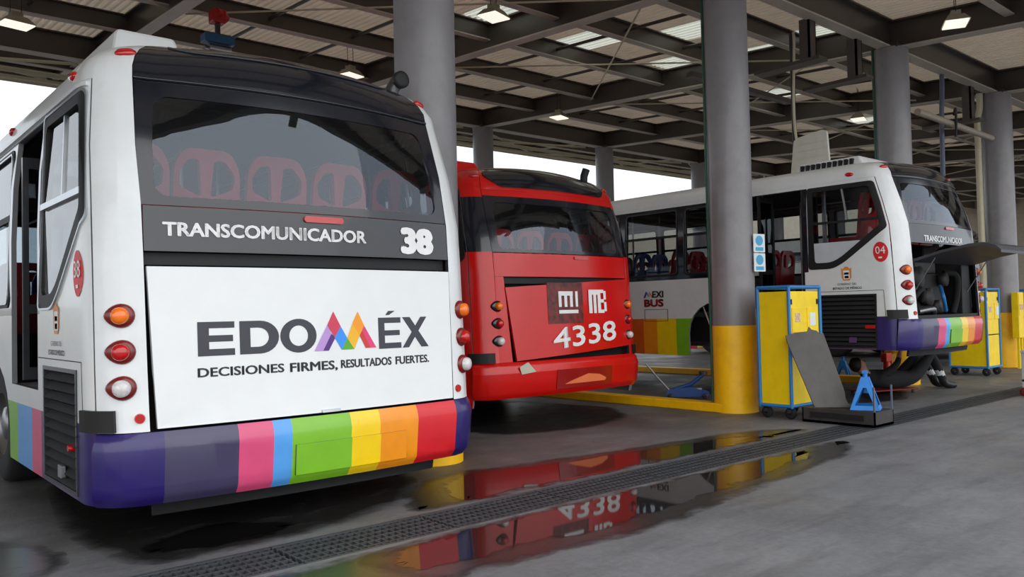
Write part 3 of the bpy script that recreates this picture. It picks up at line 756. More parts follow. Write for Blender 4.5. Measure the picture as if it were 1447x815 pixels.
    panel(R4(-.22, bb+.06, .60, bb+.25), (), cub, [], lambda u, v: .032+.012, .02, mfb, 0).build('plate_recess', [REDP2] if B else [x for _, _, x in BUMP], bump)
    if st == 'A' or st == 'C':
        panel(R4(-1.02, bb-.09, 1.0, bb+.0), (), None, [], -.12, .03).build('bumper_valance', BLACKM, bump)
    # hatch
    if st == 'A' or st == 'D':
        ht = panel([(-1.02, .672), (1.048, .672), (1.062, 1.588), (-1.056, 1.588)], (), None, None, .006, .03).build('engine_hatch', [HATCHW], root)
        panel(rrect(-.03, .672, .1, .69, .006), (), None, [], .02, .02).build('hatch_handle', ALU, ht)
        if st == 'A':
            E = [(R4(-.79, 1.065, -.725, 1.265), (), 0), (R4(-.725, 1.065, -.575, 1.105), (), 0), (R4(-.725, 1.147, -.585, 1.185), (), 0), (R4(-.725, 1.227, -.575, 1.265), (), 0)]
            Do = [(-.545, 1.065), (-.42, 1.065)]+[(-.42+.12*math.sin(t), 1.165-.1*math.cos(t)) for t in [math.pi*k/14 for k in range(1, 14)]]+[(-.42, 1.265), (-.545, 1.265)]
            Di = [(-.48, 1.107), (-.43, 1.107)]+[(-.43+.065*math.sin(t), 1.165-.058*math.cos(t)) for t in [math.pi*k/10 for k in range(1, 10)]]+[(-.43, 1.223), (-.48, 1.223)]
            E.append((Do, [Di], 0)); E.append((ell(-.17, 1.165, .122, .106, 30), [ell(-.17, 1.165, .063, .064, 24)], 0))
            E += [(R4(.415, 1.055, .465, 1.265), (), 0), (R4(.465, 1.055, .60, 1.093), (), 0), (R4(.465, 1.143, .59, 1.178), (), 0), (R4(.465, 1.228, .60, 1.265), (), 0), ([(.475, 1.282), (.505, 1.282), (.555, 1.31), (.50, 1.31)], (), 0)]
            E += [([(.61, 1.055), (.665, 1.055), (.83, 1.265), (.775, 1.265)], (), 0), ([(.775, 1.055), (.84, 1.055), (.68, 1.265), (.615, 1.265)], (), 0)]
            flat_decal(E[:6], .008).build('slogan_lettering', CHAR, ht); flat_decal(E[6:], .008).build('slogan_lettering', CHAR, ht)
            def q(x, y): return (-.067+(x-613)/367*.457, 1.062+(490-y)/238*.251)
            LG = [([(613,490),(662,490),(712,388),(690,335)], 0), ([(662,490),(695,490),(735,412),(712,388)], 1), ([(727,252),(690,335),(730,412),(768,345)], 2), ([(768,345),(730,412),(770,489),(805,418)], 3), ([(805,418),(770,489),(845,489)], 4), ([(873,255),(838,330),(880,405),(910,345)], 5), ([(838,330),(805,418),(845,489),(880,405)], 6), ([(880,405),(915,486),(945,486),(897,375)], 7), ([(910,345),(897,375),(945,486),(982,486)], 8)]
            flat_decal([([q(*p) for p in pl], (), k) for pl, k in LG], .009).build('peaks_logo', [L_PUR, L_DPU, L_RED, L_BLU, L_GRN, L_ORG, L_YEL, L_DRD, L_PNK], ht)
            for wd, a, b, lo_ in (('DECISIONES', -.795, -.272, 0), ('FIRMES,', -.235, .095, -.012), ('RESULTADOS', .118, .512, 0), ('FUERTES.', .545, .838, 0)):
                text_decal(wd, a, .943+lo_, b, .998, .05, off=.008).build('tagline_word', CHAR, ht)
            text_decal('TRANSCOMUNICADOR', -.965, 1.765, .345, 1.848, .055).build('band_lettering', PRW, bandp)
            text_decal('38', .63, 1.705, .93, 1.895, .11).build('fleet_number', PRW, bandp)
    if B:
        for fo in ([(-1.065, .737), (-.885, .737), (-.95, 1.675), (-1.065, 1.675)], [(1.09, .9), (1.075, 1.675), (1.065, 1.675), (1.065, .737), (1.12, .737)]):
            panel(fo, (), None, None, 0, .03).build('rear_side_strip', REDP, root)
        hp = [(-.835, .745), (1.10, .845), (1.075, 1.665), (-.94, 1.555)]
        ht = panel(hp, (), None, None, lambda u, v: .012+.02*(1-abs(u)), .03).build('engine_hatch', [REDP], root)
        of = .038
        panel(R4(-.37, 1.14, .19, 1.61), (), None, [1.2, 1.3, 1.4, 1.5], lambda u, v: .016+.02*(1-abs(u)), 0).build('emblem_square', CREST, ht)
        # two white letter marks
        def strokes(rs): return flat_decal([(r, (), 0) for r in rs], of)
        mi = [R4(-.21, 1.33, -.165, 1.49), R4(-.21, 1.46, .02, 1.51), R4(-.12, 1.33, -.075, 1.46), R4(-.03, 1.33, .015, 1.47), R4(.06, 1.33, .10, 1.51), R4(-.21, 1.255, .10, 1.295)]
        strokes(mi).build('letter_mark', PRW, ht)
        mb = [R4(.285, 1.25, .345, 1.53), R4(.285, 1.47, .47, 1.53), R4(.37, 1.25, .42, 1.48), R4(.445, 1.25, .50, 1.53), R4(.50, 1.25, .56, 1.29), R4(.50, 1.375, .56, 1.415), R4(.50, 1.49, .56, 1.53), R4(.56, 1.27, .605, 1.38), R4(.555, 1.41, .60, 1.515)]
        strokes(mb).build('letter_mark', PRW, ht)
        text_decal('4338', -.32, .845, .76, 1.085, .035, off=of, slope=.07).build('fleet_number', PRW, ht)
        panel(rpoly([(-.72, .73), (-.62, .62), (-.82, .60), (-.84, .68)], .01), (), None, [], .06, .004).build('loose_tape', mat('grey_tape', C(190, 188, 170), .6), ht)
        panel(R4(-.3, .40, .63, .62), (), None, [], .052, .01).build('bumper_insert', REDP2, bump)
        panel(rpoly([(-.18, .45), (.5, .45), (.52, .48), (.4, .53), (.2, .55), (-.05, .49)], .02), (), None, [], .056, .004).build('scuff_patch', mat('orange_scuff', C(235, 120, 70), .5), bump)
        text_decal('MEXIBUS', -2.2, 1.36, -1.65, 1.46, .02).build('side_lettering', PRW, root); text_decal('4338', -2.1, 1.15, -1.66, 1.3, .02).build('side_number', PRW, root)
    if st == 'C':
        # raised hatch
        e = MB(); pts = [(.02, 1.41), (-.35, 1.51), (-.7, 1.57), (-.86, 1.575), (-1.0, 1.53), (-1.06, 1.47)]
        n = len(pts); vs = []
        for x in (-1.05, 1.05):
            for y, z in pts: vs.append((x, y+.04, z))
            for y, z in pts: vs.append((x, y+.04, z+.035))
        fs = []
        for k in range(n-1):
            fs += [(k, k+1, 2*n+k+1, 2*n+k), (n+k, 3*n+k, 3*n+k+1, n+k+1), (k, n+k, n+k+1, k+1), (2*n+k, 2*n+k+1, 3*n+k+1, 3*n+k)]
        fs += [(0, 2*n, 3*n, n), (n-1, 2*n-1, 4*n-1, 3*n-1)]
        e.add(vs, fs, 0, False); hh = e.build('engine_hatch', mat('hatch_underside', C(60, 60, 64), .5), root)
        for x in (-.9, .9):
            e = MB(); e.tube([(x, .15, .95), (x, -.18, 1.46)], .008, 8); e.build('gas_strut', STEEL, hh)
        # engine
        e = MB(); e.box((-.55, .25, .72), (.45, .8, 1.28)); e.box((-.4, .3, 1.28), (.3, .7, 1.45))
        en = e.build('engine', mat('engine_grime', C(46, 44, 44), .6, .4, var=.4), root, bevel=.02)
        for (x, z, r) in ((-.62, 1.22, .16), (-.3, .95, .13), (.25, 1.2, .1), (.0, .82, .09)):
            e = MB(); e.lathe([(0.001, -.04), (r, -.04), (r*.9, 0), (r, .04), (.001, .04)], (x, .18, z), 'y', 20); e.build('pulley', DSTEEL, en)
        for pts, r, mt in (([(-.9, .2, .8), (-.8, .1, 1.0), (-.6, .12, 1.05), (-.45, .2, .9)], .035, RUBBER), ([(.3, .2, 1.3), (.5, .1, 1.25), (.62, .15, .95), (.6, .2, .72)], .045, RUBBER), ([(-.85, .15, 1.5), (-.95, .12, 1.2), (-.85, .2, .9)], .012, STEEL), ([(-.7, .15, .75), (-.4, .08, .78), (-.2, .15, .72)], .04, STEEL), ([(.1, .1, .75), (-.1, .05, .95), (.05, .15, 1.1)], .025, CARTB)):
            e = MB(); e.tube(rcurve(pts), r, 10); e.build('hose', mt, en)
        e = MB(); e.cyl((-.95, .3, .72), (-.95, .3, 1.1), .12, n=20); e.build('filter_canister', STEEL, en)
        e = MB(); e.box((.7, .1, .66), (.98, .5, 1.5)); e.build('radiator', BLACKM, en, bevel=.01)
        e = MB(); e.box((-1.05, .02, .655), (1.05, .5, .70)); e.build('engine_sill', BLACKM, root)
        text_decal('TRANSCOMUNICADOR', -.74, 1.70, .5, 1.785, .055).build('band_lettering', PRW, bandp)
    # ---------- left side print
    if st in 'AC':
        num = '38' if st == 'A' else '04'
        panel(ell(-1.535 if st == 'A' else -1.50, 1.56, .10, .135, 28), (), CU_CORN, [], .004, 0).build('number_disc', PRR, root)
        text_decal(num, -1.60+(0 if st == 'A' else .035), 1.535, -1.47+(0 if st == 'A' else .035), 1.635, .0, off=.008).build('disc_number', PRW, root)
        panel(rrect(-1.56+(0 if st == 'A' else .03), 1.475, -1.51+(0 if st == 'A' else .03), 1.495, .004), (), [], [], .008, 0).build('disc_mark', PRW, root)
        cu_, cv_ = (-2.09, 1.30) if st == 'A' else (-2.005, 1.288)
        shield = [(-.075, .085), (-.05, .07), (-.02, .1), (.02, .1), (.05, .07), (.075, .085), (.07, -.05), (.045, -.09), (-.045, -.09), (-.07, -.05)]
        flat_decal([([(cu_+a, cv_+b) for a, b in shield], [rrect(cu_-.045, cv_-.07, cu_+.045, cv_+.05, .01)], 0), (rrect(cu_-.045, cv_-.07, cu_+.045, cv_+.05, .01), (), 1), (R4(cu_-.035, cv_-.01, cu_+.035, cv_+.02), (), 2), (R4(cu_-.03, cv_-.06, cu_+.03, cv_-.025), (), 2)], .004).build('state_crest', [GOLD, PRW, PRG], root)
        text_decal('GOBIERNO DEL', cu_-.14, 1.135, cu_+.14, 1.165, .0).build('side_lettering', CHAR, root)
        text_decal('ESTADO DE MÉXICO', cu_-.21, 1.078, cu_+.21, 1.118, .02).build('side_lettering', CHAR, root)
        panel(R4(-2.62, 1.048, -1.50, 1.054), (), [], [], .002, .004).build('panel_seam', BLACKM, root)
        panel(R4(-1.503, .70, -1.497, 1.05), (), [], [], .002, .004).build('panel_seam', BLACKM, root)
        # grille with slats
        g = panel(R4(-2.46, .275, -1.60, 1.005), [R4(-2.43, .30, -1.63, .98)], [], [], .008, .03).build('grille_frame', BAND if st == 'A' else BLACKM, root)
        panel(R4(-2.45, .28, -1.61, 1.0), (), [], [], -.04, .01).build('grille_back', DARK, g)
        SL = mat('grille_slat_grey', C(46, 46, 48), .85, .0); SL.node_tree.nodes['Principled BSDF'].inputs['Specular IOR Level'].default_value = .15
        for k in range(11):
            v0 = .31+k*.0615
            panel(R4(-2.435, v0, -1.625, v0+.042), (), [], [], (lambda u, v, v0=v0: .012-.9*(v-v0)), .008).build('slat', SL, g)
        if st == 'A': reflector(root, -1.73, .545, .022, 'red_cap', LREDL, .03)
        else: panel(R4(-1.78, .54, -1.65, .585), (), [], [], .02, .01).build('side_reflector', LREDL, root)
        panel(rrect(-2.0, .345, -1.90, .42, .01), (), [], [], .024, .02).build('grille_latch', S_PLM if st == 'C' else ALU, g)
    if st == 'C':
        # MEXIBUS mark on the side
        tx = text_decal('EXI', -5.44, 1.055, -5.2, 1.165, .06); tx.build('side_lettering', CHAR, root)
        text_decal('BUS', -5.62, .90, -5.2, 1.03, .1).build('side_lettering', mat('brick_red_print', C(170, 40, 35), .5), root)
        flat_decal([([(-5.63, 1.055), (-5.59, 1.055), (-5.555, 1.12), (-5.575, 1.165)], (), 0), ([(-5.575, 1.165), (-5.555, 1.12), (-5.53, 1.07), (-5.51, 1.10), (-5.54, 1.15)], (), 1), ([(-5.53, 1.07), (-5.50, 1.165), (-5.48, 1.11), (-5.50, 1.06)], (), 2), ([(-5.50, 1.165), (-5.48, 1.11), (-5.45, 1.055), (-5.425, 1.055)], (), 3)], .006).build('peaks_logo', [L_DPU, L_BLU, L_ORG, L_RED], root)
        panel(rrect(-5.62, .66, -5.12, .86, .01), [rrect(-5.61, .668, -5.13, .852, .01)], [], [], .003, .004).build('flap_outline', CHAR, root)
        # bare hub where the wheel is off
        hy = AXR-US+RC
        e = MB(); e.lathe([(.001, -.02), (.2, -.02), (.21, .16), (.001, .16)], (-1.12, hy, .5), 'x', 24); e.lathe([(.001, -.16), (.07, -.16), (.09, -.02)], (-1.12, hy, .5), 'x', 16)
        hub = e.build('brake_drum', mat('rusty_drum', C(120, 100, 84), .7, .4, var=.25), root)
        for k in range(8):
            a = k*math.pi/4; e = MB(); e.cyl((-1.13, hy+.13*math.cos(a), .5+.13*math.sin(a)), (-1.2, hy+.13*math.cos(a), .5+.13*math.sin(a)), .012, n=6); e.build('wheel_stud', STEEL, hub)
        e = MB(); e.tube([(-1.22, hy+.35, .95), (-1.2, hy+.2, .55)], .012, 8); e.build('pry_rod', PIPE, root)
    # ---------- inside
    e = MB(); e.box((-1.2, .45, .72), (1.2, LEN-1.6, .80)); e.build('cabin_floor', INTERD, root)
    e = MB(); e.box((-1.2, .5 if st != 'C' else 1.0, .80), (1.2, 1.55, 1.52)); e.build('rear_platform', INTERD, root)
    if st == 'C':
        e = MB(); e.box((-1.2, .5, 1.46), (1.2, 1.0, 1.52)); e.build('rear_platform', INTERD, root)
    e = MB(); e.box((-1.14, .85, zk(2.70)), (1.14, LEN-1.6, zk(2.74))); e.build('cabin_ceiling', INTERD, root)
    e = MB(); e.box((-1.1, .25, .32), (1.1, LEN-1.4, .72)) if st != 'C' else e.box((-1.1, 1.0, .32), (1.1, LEN-1.4, .72)); e.build('chassis', BLACKM, root)
    if st == 'C':
        e = MB(); e.box((-1.1, .1, .25), (1.1, 1.0, .40)); e.build('chassis', BLACKM, root)
    for k in range(5): put_seat(-.97+.5*k-(.03 if k else 0)+.03, .72, 1.38-(.14 if B else 0), SEATR, root)
    for r in range(6):
        for x in (-.98, -.52, .52, .98):
            if r < 2 and x < 0: continue
            put_seat(x, 2.3+r*.82, .80, SEATB if (r in (3,) and x < 0) else SEATR, root)
    for x, y in ((-.28, 1.7), (.28, 2.4), (-1.0, 1.28), (-1.0, 2.3), (.28, 4.0), (-.28, 4.9), (-.9, 5.0)):
        e = MB(); e.cyl((x, y, .8), (x, y, zk(2.70)), .017, n=8); e.build('grab_pole', STEEL, root)
    for x in (-.4, .4):
        e = MB(); e.cyl((x, 1.2, zk(2.5)), (x, 6.8, zk(2.5)), .015, n=8); e.build('grab_rail', STEEL, root)
    # folded door leaves
    for y0 in (1.46, 2.18):
        e = MB(); fr = [(-1.27, y0, .86), (-.87, y0+.06, 2.52)]
        e.box((-1.28, y0, .86), (-1.24, y0+.04, 2.52)); e.box((-.92, y0, .86), (-.88, y0+.04, 2.52)); e.box((-1.24, y0, .86), (-.92, y0+.04, .95)); e.box((-1.24, y0, 2.44), (-.92, y0+.04, 2.52)); e.box((-1.24, y0, 1.35), (-.92, y0+.04, 1.42))
        dl = e.build('door_leaf', BLACKM if st != 'A' else BAND, root)
        e = MB(); e.box((-1.24, y0+.015, .95), (-.92, y0+.025, 1.35)); e.box((-1.24, y0+.015, 1.42), (-.92, y0+.025, 2.44)); e.build('pane', G_SIDE, dl)
    e = MB(); e.box((-1.31, 1.42, .79), (-1.0, 2.34, .83)); e.build('door_step', ALU, root)
    # front end: lower panel, windscreen, header
    yf = P(LEN, 1.5).y
    e = MB(); e.box((-1.31, yf-.02, .2), (1.31, yf+.1, 1.25)); e.build('front_panel', body, root, bevel=.03)
    e = MB(); e.box((-1.27, yf-.02, 2.55), (1.27, yf+.1, zk(2.98))); e.build('front_header', BLACKG, root, bevel=.03)
    e = MB(); e.box((-1.24, yf+.03, 1.25), (1.24, yf+.05, 2.55)); e.build('windscreen', G_SIDE, root)
    # roof fittings
    def snorkel(x, y, z, lean, h, r, bell):
        e = MB(); e.tube([(x, y, z-.1), (x+lean*.5, y, z+h*.6), (x+lean, y-.02, z+h)], r, 14); sn = e.build('air_intake', BLACKM if B else BAND, root)
        if bell:
            e = MB(); e.lathe([(r*.5, .02), (r*1.25, 0), (r*1.25, -.04), (r*.9, -.05), (.001, -.045)], (x+lean, y-.05, z+h), 'y', 20); e.build('intake_mouth', BLACKM, sn)
    def roof_box(x0, x1, y0, y1, z, h, mt, name):
        e = MB(); i = .07
        vs = [(x0, y0, z), (x1, y0, z), (x1, y1, z), (x0, y1, z), (x0+i, y0+i*1.5, z+h), (x1-i, y0+i*1.5, z+h), (x1-i, y1-i, z+h), (x0+i, y1-i, z+h)]
        e.add(vs, [(0,3,2,1),(4,5,6,7),(0,1,5,4),(1,2,6,5),(2,3,7,6),(3,0,4,7)]); return e.build(name, mt, root, bevel=.03)
    if st in 'AD':
        roof_box(-.98, -.45, 1.0, 2.5, 2.98, .30, WHITE, 'roof_hatch'); snorkel(1.0, .72, 2.96, .08, .19, .055, True)
    if B:
        roof_box(-1.05, -.55, .8, 2.4, zk(2.97), .2, REDP, 'roof_hatch'); snorkel(.86, .55, zk(2.96), .05, .22, .05, False)
    if st == 'C':
        zr = zk(3.0); b_ = roof_box(-.85, .6, .75, 1.85, zr, .17, WHITE, 'vent_unit')
        for k in range(10):
            e = MB(); y = .92+k*.085; e.box((-.855, y, zr+.03), (-.79, y+.045, zr+.13)); e.build('louvre_slot', BLACKM, b_)
        e = MB(); R = Matrix.Rotation(math.radians(6), 3, 'X')
        e.prism(rpoly([(1.62, 2.86), (2.30, 2.86), (2.22, 3.50), (2.16, 3.54), (1.72, 3.60), (1.66, 3.56)], .03), lambda a, b: Vector((-.12, a, b)), lambda a, b: Vector((-.17, a, b)))
        hp_ = e.build('raised_roof_hatch', mat('cream_panel', C(206, 204, 192), .6, var=.06), root)
        for k in range(5):
            e = MB(); z = 2.98+k*.11; e.box((-.178, 1.66+.005*k, z), (-.168, 2.25-.015*k, z+.012)); e.build('panel_rib', mat('cream_panel'  , C(206, 204, 192), .6), hp_)
    return root
def rcurve(pts, n=6):
    pts = [Vector(p) for p in pts]; o = []
    for i in range(len(pts)-1):
        p0 = pts[max(i-1, 0)]; p1 = pts[i]; p2 = pts[i+1]; p3 = pts[min(i+2, len(pts)-1)]
        for k in range(n):
            t = k/n; o.append(.5*((2*p1)+(p2-p0)*t+(2*p0-5*p1+4*p2-p3)*t*t+(3*p1-p0-3*p2+p3)*t**3))
    return o+[pts[-1]]

busA = make_bus(dict(style='A', loc=(2.5504, 4.8371, 0), scale=1.0, label='white bus with rainbow striped rear bumper, numbered 38'))
busB = make_bus(dict(style='B', loc=(6.80, 6.85, 0), scale=1.0, zk=.93, label='red bus numbered 4338 with a crooked rear engine hatch'))
busC = make_bus(dict(style='C', loc=(11.5, 4.45, .47), scale=.94, zk=.84, label='raised white bus with its rear engine hatch propped open, marked 04'))
busD = make_bus(dict(style='D', loc=(20.7, 7.3, 0), scale=1.0, label='distant white bus partly hidden behind the column with the cream pipe'))

# ------------------------------------------------------------------ things on and under the roof
def lamp(x, y, z, label, s=1.0, rz=0):
    e = empty('pendant_lamp', (x, y, z), rz)
    m = MB(); a, b, h = .20*s, .16*s, .10*s
    vs = [(-a,-b,0),(a,-b,0),(a,b,0),(-a,b,0),(-a*.55,-b*.6,h),(a*.55,-b*.6,h),(a*.55,b*.6,h),(-a*.55,b*.6,h)]
    m.add(vs, [(4,5,6,7),(0,1,5,4),(1,2,6,5),(2,3,7,6),(3,0,4,7)]); m.box((-.07*s, -.06*s, h), (.07*s, .06*s, h+.07*s)); m.build('housing', mat('lamp_housing', C(150, 142, 120), .5, .3), e)
    m = MB(); m.box((-a*.93, -b*.9, -.012), (a*.93, b*.9, .004)); m.build('diffuser', LAMP, e)
    for sx in (-1, 1):
        m = MB(); m.cyl((sx*.07*s, 0, h+.05*s), (sx*.07*s, 0, roofz(y, 5.86)-z-.0), .006, n=6); m.build('hanging_wire', BLACKM, e)
    tag(e, label, 'lamp')
lamp(2.42, 13.79, 5.66, 'glowing pendant lamp over the roof edge of bus 38', 1.1, .2)
lamp(7.28, 8.66, 5.37, 'pendant lamp beside the column behind bus 38', 1.0, .3)
lamp(12.91, 13.16, 5.62, 'small pendant lamp hung on long wires above the red bus', 1.0, .3)
lamp(12.0, 4.44, 5.10, 'pendant lamp under the front beam above the raised bus', 1.0, .5)
lamp(17.59, 8.57, 5.34, 'small pendant lamp between the grey roof hatch and round column', .95, .3)
lamp(7.35, 12.69, 5.50, 'dim pendant lamp just above the black dome of bus 38', 1.0, .3)

h = empty('chain_hoist', (4.62, 11.75, 5.25))
m = MB(); m.box((-.1, -.1, .32), (.1, .1, .52)); m.cyl((-.06, -.1, .45), (.14, .06, .45), .07, n=14); m.build('trolley', mat('hoist_red', C(180, 25, 28), .4), h, bevel=.02)
m = MB(); m.box((-.03, -.03, .12), (.03, .03, .34)); m.build('hanger', DSTEEL, h)
m = MB(); m.box((-.22, -.1, .02), (.22, .1, .14)); m.build('motor_box', mat('hoist_blue', C(30, 80, 120), .4), h, bevel=.01)
m = MB(); m.cyl((-.14, 0, -.06), (.18, 0, -.06), .075, n=18); m.cyl((-.2, 0, -.08), (-.14, 0, -.08), .05, n=12); m.build('drum', STEEL, h)
tag(h, 'red and blue chain hoist hanging from a roof beam', 'hoist')

# hangers and rails under the front girder (part of the roof)
for x, z in ((11.02, 4.82), (12.42, 4.80), (16.9, 4.75)):
    m = MB(); m.box((x-.09, 6.0, z), (x+.09, 6.03, 5.4)); m.box((x-.09, 6.0, z), (x-.07, 6.16, 5.4)); m.box((x+.07, 6.0, z), (x+.09, 6.16, 5.4)); m.build('rail_hanger', BEAM, ceil)
    m = MB(); m.box((x-.12, 5.85, z-.05), (x+.12, 6.9, z)); m.build('hanger_shoe', BEAM, ceil)
m = MB(); m.box((10.2, 7.5, 4.78), (13.0, 7.62, 4.86)); m.build('crane_rail', BEAM, ceil)

# pipes, hoses and cables
def pipe(name, pts, r, mt, label, cat, n=10):
    m = MB(); m.tube(pts, r, n); return tag(m.build(name, mt), label, cat)
pipe('drain_pipe', [(17.66, 6.2, 0), (17.66, 6.2, 4.9), (17.70, 6.16, 5.1), (17.66, 6.14, 5.4)], .06, PIPE, 'cream vertical pipe beside the far round column', 'pipe')
pipe('cable', [(c2[0]-.756*.285, c2[1]+.655*.285, z) for z in (.12, 1.5, 3, 4.4, 5.4)], .016, GREENC, 'dark green cable running down the column with blue signs', 'cable', 6)
pipe('cable', [(CX0+2*CS-.756*.29, CY1+.655*.29, z) for z in (.12, 2, 4, 5.4)], .018, GREENC, 'dark cable running down the column behind the raised bus', 'cable', 6)
pipe('hanging_pole', [(12.0, 6.9, 5.62), (12.0, 6.9, 3.75)], .035, DSTEEL, 'dark steel pole hanging down to the roof of the raised bus', 'pole')
pipe('air_hose', rcurve([(11.72, 6.7, 5.55), (11.76, 6.72, 5.3), (11.84, 6.8, 4.6), (11.88, 6.82, 4.1), (11.92, 6.8, 3.8)]), .02, PIPE, 'pale hose hanging beside the dark pole above the raised bus', 'hose')
pipe('overhead_tube', [(13.62, 5.66, 4.36), (17.35, 5.85, 4.42)], .055, mat('tan_tube', C(150, 138, 122), .5), 'tan tube slung level between two round columns', 'tube')
pipe('air_hose', rcurve([(15.55, 6.02, 5.375), (15.57, 6.03, 5.1), (15.53, 6.04, 4.6), (15.54, 6.05, 4.1), (15.55, 6.06, 3.55)]), .04, mat('blue_grey_hose', C(86, 92, 112), .5), 'blue-grey hose hanging behind the dome of the raised bus', 'hose')
pipe('air_hose', rcurve([(15.0, 5.63, 4.5), (15.1, 5.64, 4.62), (15.16, 5.66, 4.4), (15.12, 5.66, 4.15)]), .022, BLACKM, 'short black hose loop under the tan tube', 'hose')

# signs on the column
SB = mat('sign_blue', C(70, 160, 205), .5); SWH = mat('sign_white', C(214, 222, 226), .5)
pos = Vector((.35, -.937, 0)); nrm = Vector((-.2, -.98, 0)).normalized(); tx_ = Vector((.98, -.2, 0)).normalized()
for zc, lab in ((2.06, 'small white and blue notice, upper of two on the grey column'), (1.825, 'small white and blue notice, lower of two on the grey column')):
    c = Vector((c2[0], c2[1], zc))+pos*.335
    e = empty('notice', c)
    m = MB(); m.cyl(tuple(-pos*.07), tuple(pos*0), .02, n=10); m.build('bracket', DSTEEL, e)
    m = MB(); W = .095
    def fr(d): return lambda a, b: nrm*d+tx_*a+Vector((0, 0, b))
    m.prism(rrect(-W, -.112, W, .112, .01), fr(0), fr(.008)); m.build('plate', SWH, e)
    m = MB(); m.prism(ell(0, .03, .062, .062, 20), fr(.008), fr(.0095)); m.build('symbol', SB, e)
    m = MB(); m.prism(R4(-.065, -.095, .065, -.05), fr(.008), fr(.0095)); m.build('caption_band', SB, e)
    tag(e, lab, 'sign')

# ------------------------------------------------------------------ workshop carts
def cart(x, y, label, w=.68, d=.40, zb=.15, zt=1.50):
    e = empty('parts_cart', (x, y, 0))
    r = .02
    for a in (0, w):
        for b in (0, d):
            m = MB(); m.cyl((a, b, zb-.02), (a, b, zt), r, n=8); m.build('corner_post', CARTB, e)
    for z in (zb, zt):
        for p, q in (((0,0,z),(w,0,z)), ((w,0,z),(w,d,z)), ((w,d,z),(0,d,z)), ((0,d,z),(0,0,z))):
            m = MB(); m.cyl(p, q, r, n=8); m.build('rail', CARTB, e)
    for nm, a, b in (('side_panel', (.004, .02, zb+.02), (.014, d-.02, zt-.06)), ('side_panel', (w-.014, .02, zb+.02), (w-.004, d-.02, zt-.06)), ('back_panel', (.02, d-.014, zb+.02), (w-.02, d-.004, zt-.06)), ('bottom_panel', (.02, .02, zb), (w-.02, d-.02, zb+.02)), ('top_panel', (.01, .01, zt-.07), (w-.01, d-.01, zt-.05))):
        m = MB(); m.box(a, b); m.build(nm, CARTY, e)
    m = MB(); m.box((.03, .006, .72), (w-.03, .018, zt-.065)); dr = m.build('door', CARTY, e)
    m = MB(); m.box((.03, .006, zb+.02), (w-.03, .018, .70)); m.build('door', CARTY, e)
    for a in (.17, .50):
        m = MB(); m.box((a-.11, -.004, .98), (a+.11, .007, 1.26)); f = m.build('flap', CARTY, dr, bevel=.004)
    m = MB(); m.box((.12, -.008, 1.10), (.22, -.003, 1.20)); m.build('paper_label', mat('label_print', C(200, 170, 150), .6, var=.5, scale=60), dr)
    m = MB(); m.box((.44, -.008, 1.05), (.56, -.003, 1.20)); m.build('paper_label', SWH, dr)
    for a in (.05, w-.06):
        m = MB(); m.box((a-.012, -.006, 1.30), (a+.012, .008, 1.36)); m.build('latch', BLACKM, dr)
    for a in (.06, w-.06):
        for b in (.05, d-.05):
            m = MB(); m.lathe([(.02, -.022), (.062, -.022), (.068, -.01), (.068, .01), (.062, .022), (.02, .022)], (a, b, .068), 'x', 18); m.build('caster', RUBBER, e)
            m = MB(); m.box((a-.035, b-.025, .07), (a-.026, b+.025, zb-.02)); m.box((a+.026, b-.025, .07), (a+.035, b+.025, zb-.02)); m.box((a-.035, b-.03, zb-.035), (a+.035, b+.03, zb-.01)); m.build('caster_fork', DSTEEL, e)
    return tag(e, label, 'cart')
cart(8.46, 5.0, 'yellow panelled cart with blue frame beside the column with signs')
cart(15.45, 5.40, 'yellow cart with blue frame beyond the rear bumper of the raised bus', w=.6, d=.62)
cart(18.42, 5.5, 'yellow cart with blue frame on the far side of the column with cream pipe', w=.6, d=.5)
e = empty('control_box', (17.66, 5.62, 0))
m = MB(); m.box((-.13, -.06, .58), (.13, .06, 1.45)); m.build('casing', CARTY, e, bevel=.008)
m = MB(); m.box((-.12, -.068, 1.0), (.12, -.06, 1.43)); d_ = m.build('door', CARTY, e)
m = MB(); m.box((-.08, -.073, 1.12), (.08, -.068, 1.22)); m.build('label_plate', mat('label_print', C(200, 170, 150), .6), d_)
for a in (-.08, .08): m = MB(); m.box((a-.02, -.04, 0), (a+.02, .0, .58)); m.build('leg', CARTY, e)
tag(e, 'yellow upright control box standing against the column with cream pipe', 'box')

# low grey trolley cut by the picture edge
e = empty('tool_trolley', (12.47, 3.42, 0)); LG_ = mat('light_grey_paint', C(168, 170, 176), .5)
for a in (0, .75):
    for b in (0, .5):
        m = MB(); m.box((a-.02, b-.02, .12), (a+.02, b+.02, .60)); m.build('leg', LG_, e)
        m = MB(); m.lathe([(.015, -.02), (.055, -.02), (.06, 0), (.055, .02), (.015, .02)], (a, b, .06), 'x', 16); m.build('caster', mat('red_caster', C(120, 30, 30), .5), e)
m = MB(); m.box((-.03, -.03, .58), (.78, .53, .62)); m.build('top_tray', LG_, e, bevel=.008)
m = MB(); m.box((-.02, -.02, .2), (.77, .52, .23)); m.build('lower_shelf', LG_, e)
tag(e, 'low light grey trolley on casters on the open side of the drain', 'trolley')

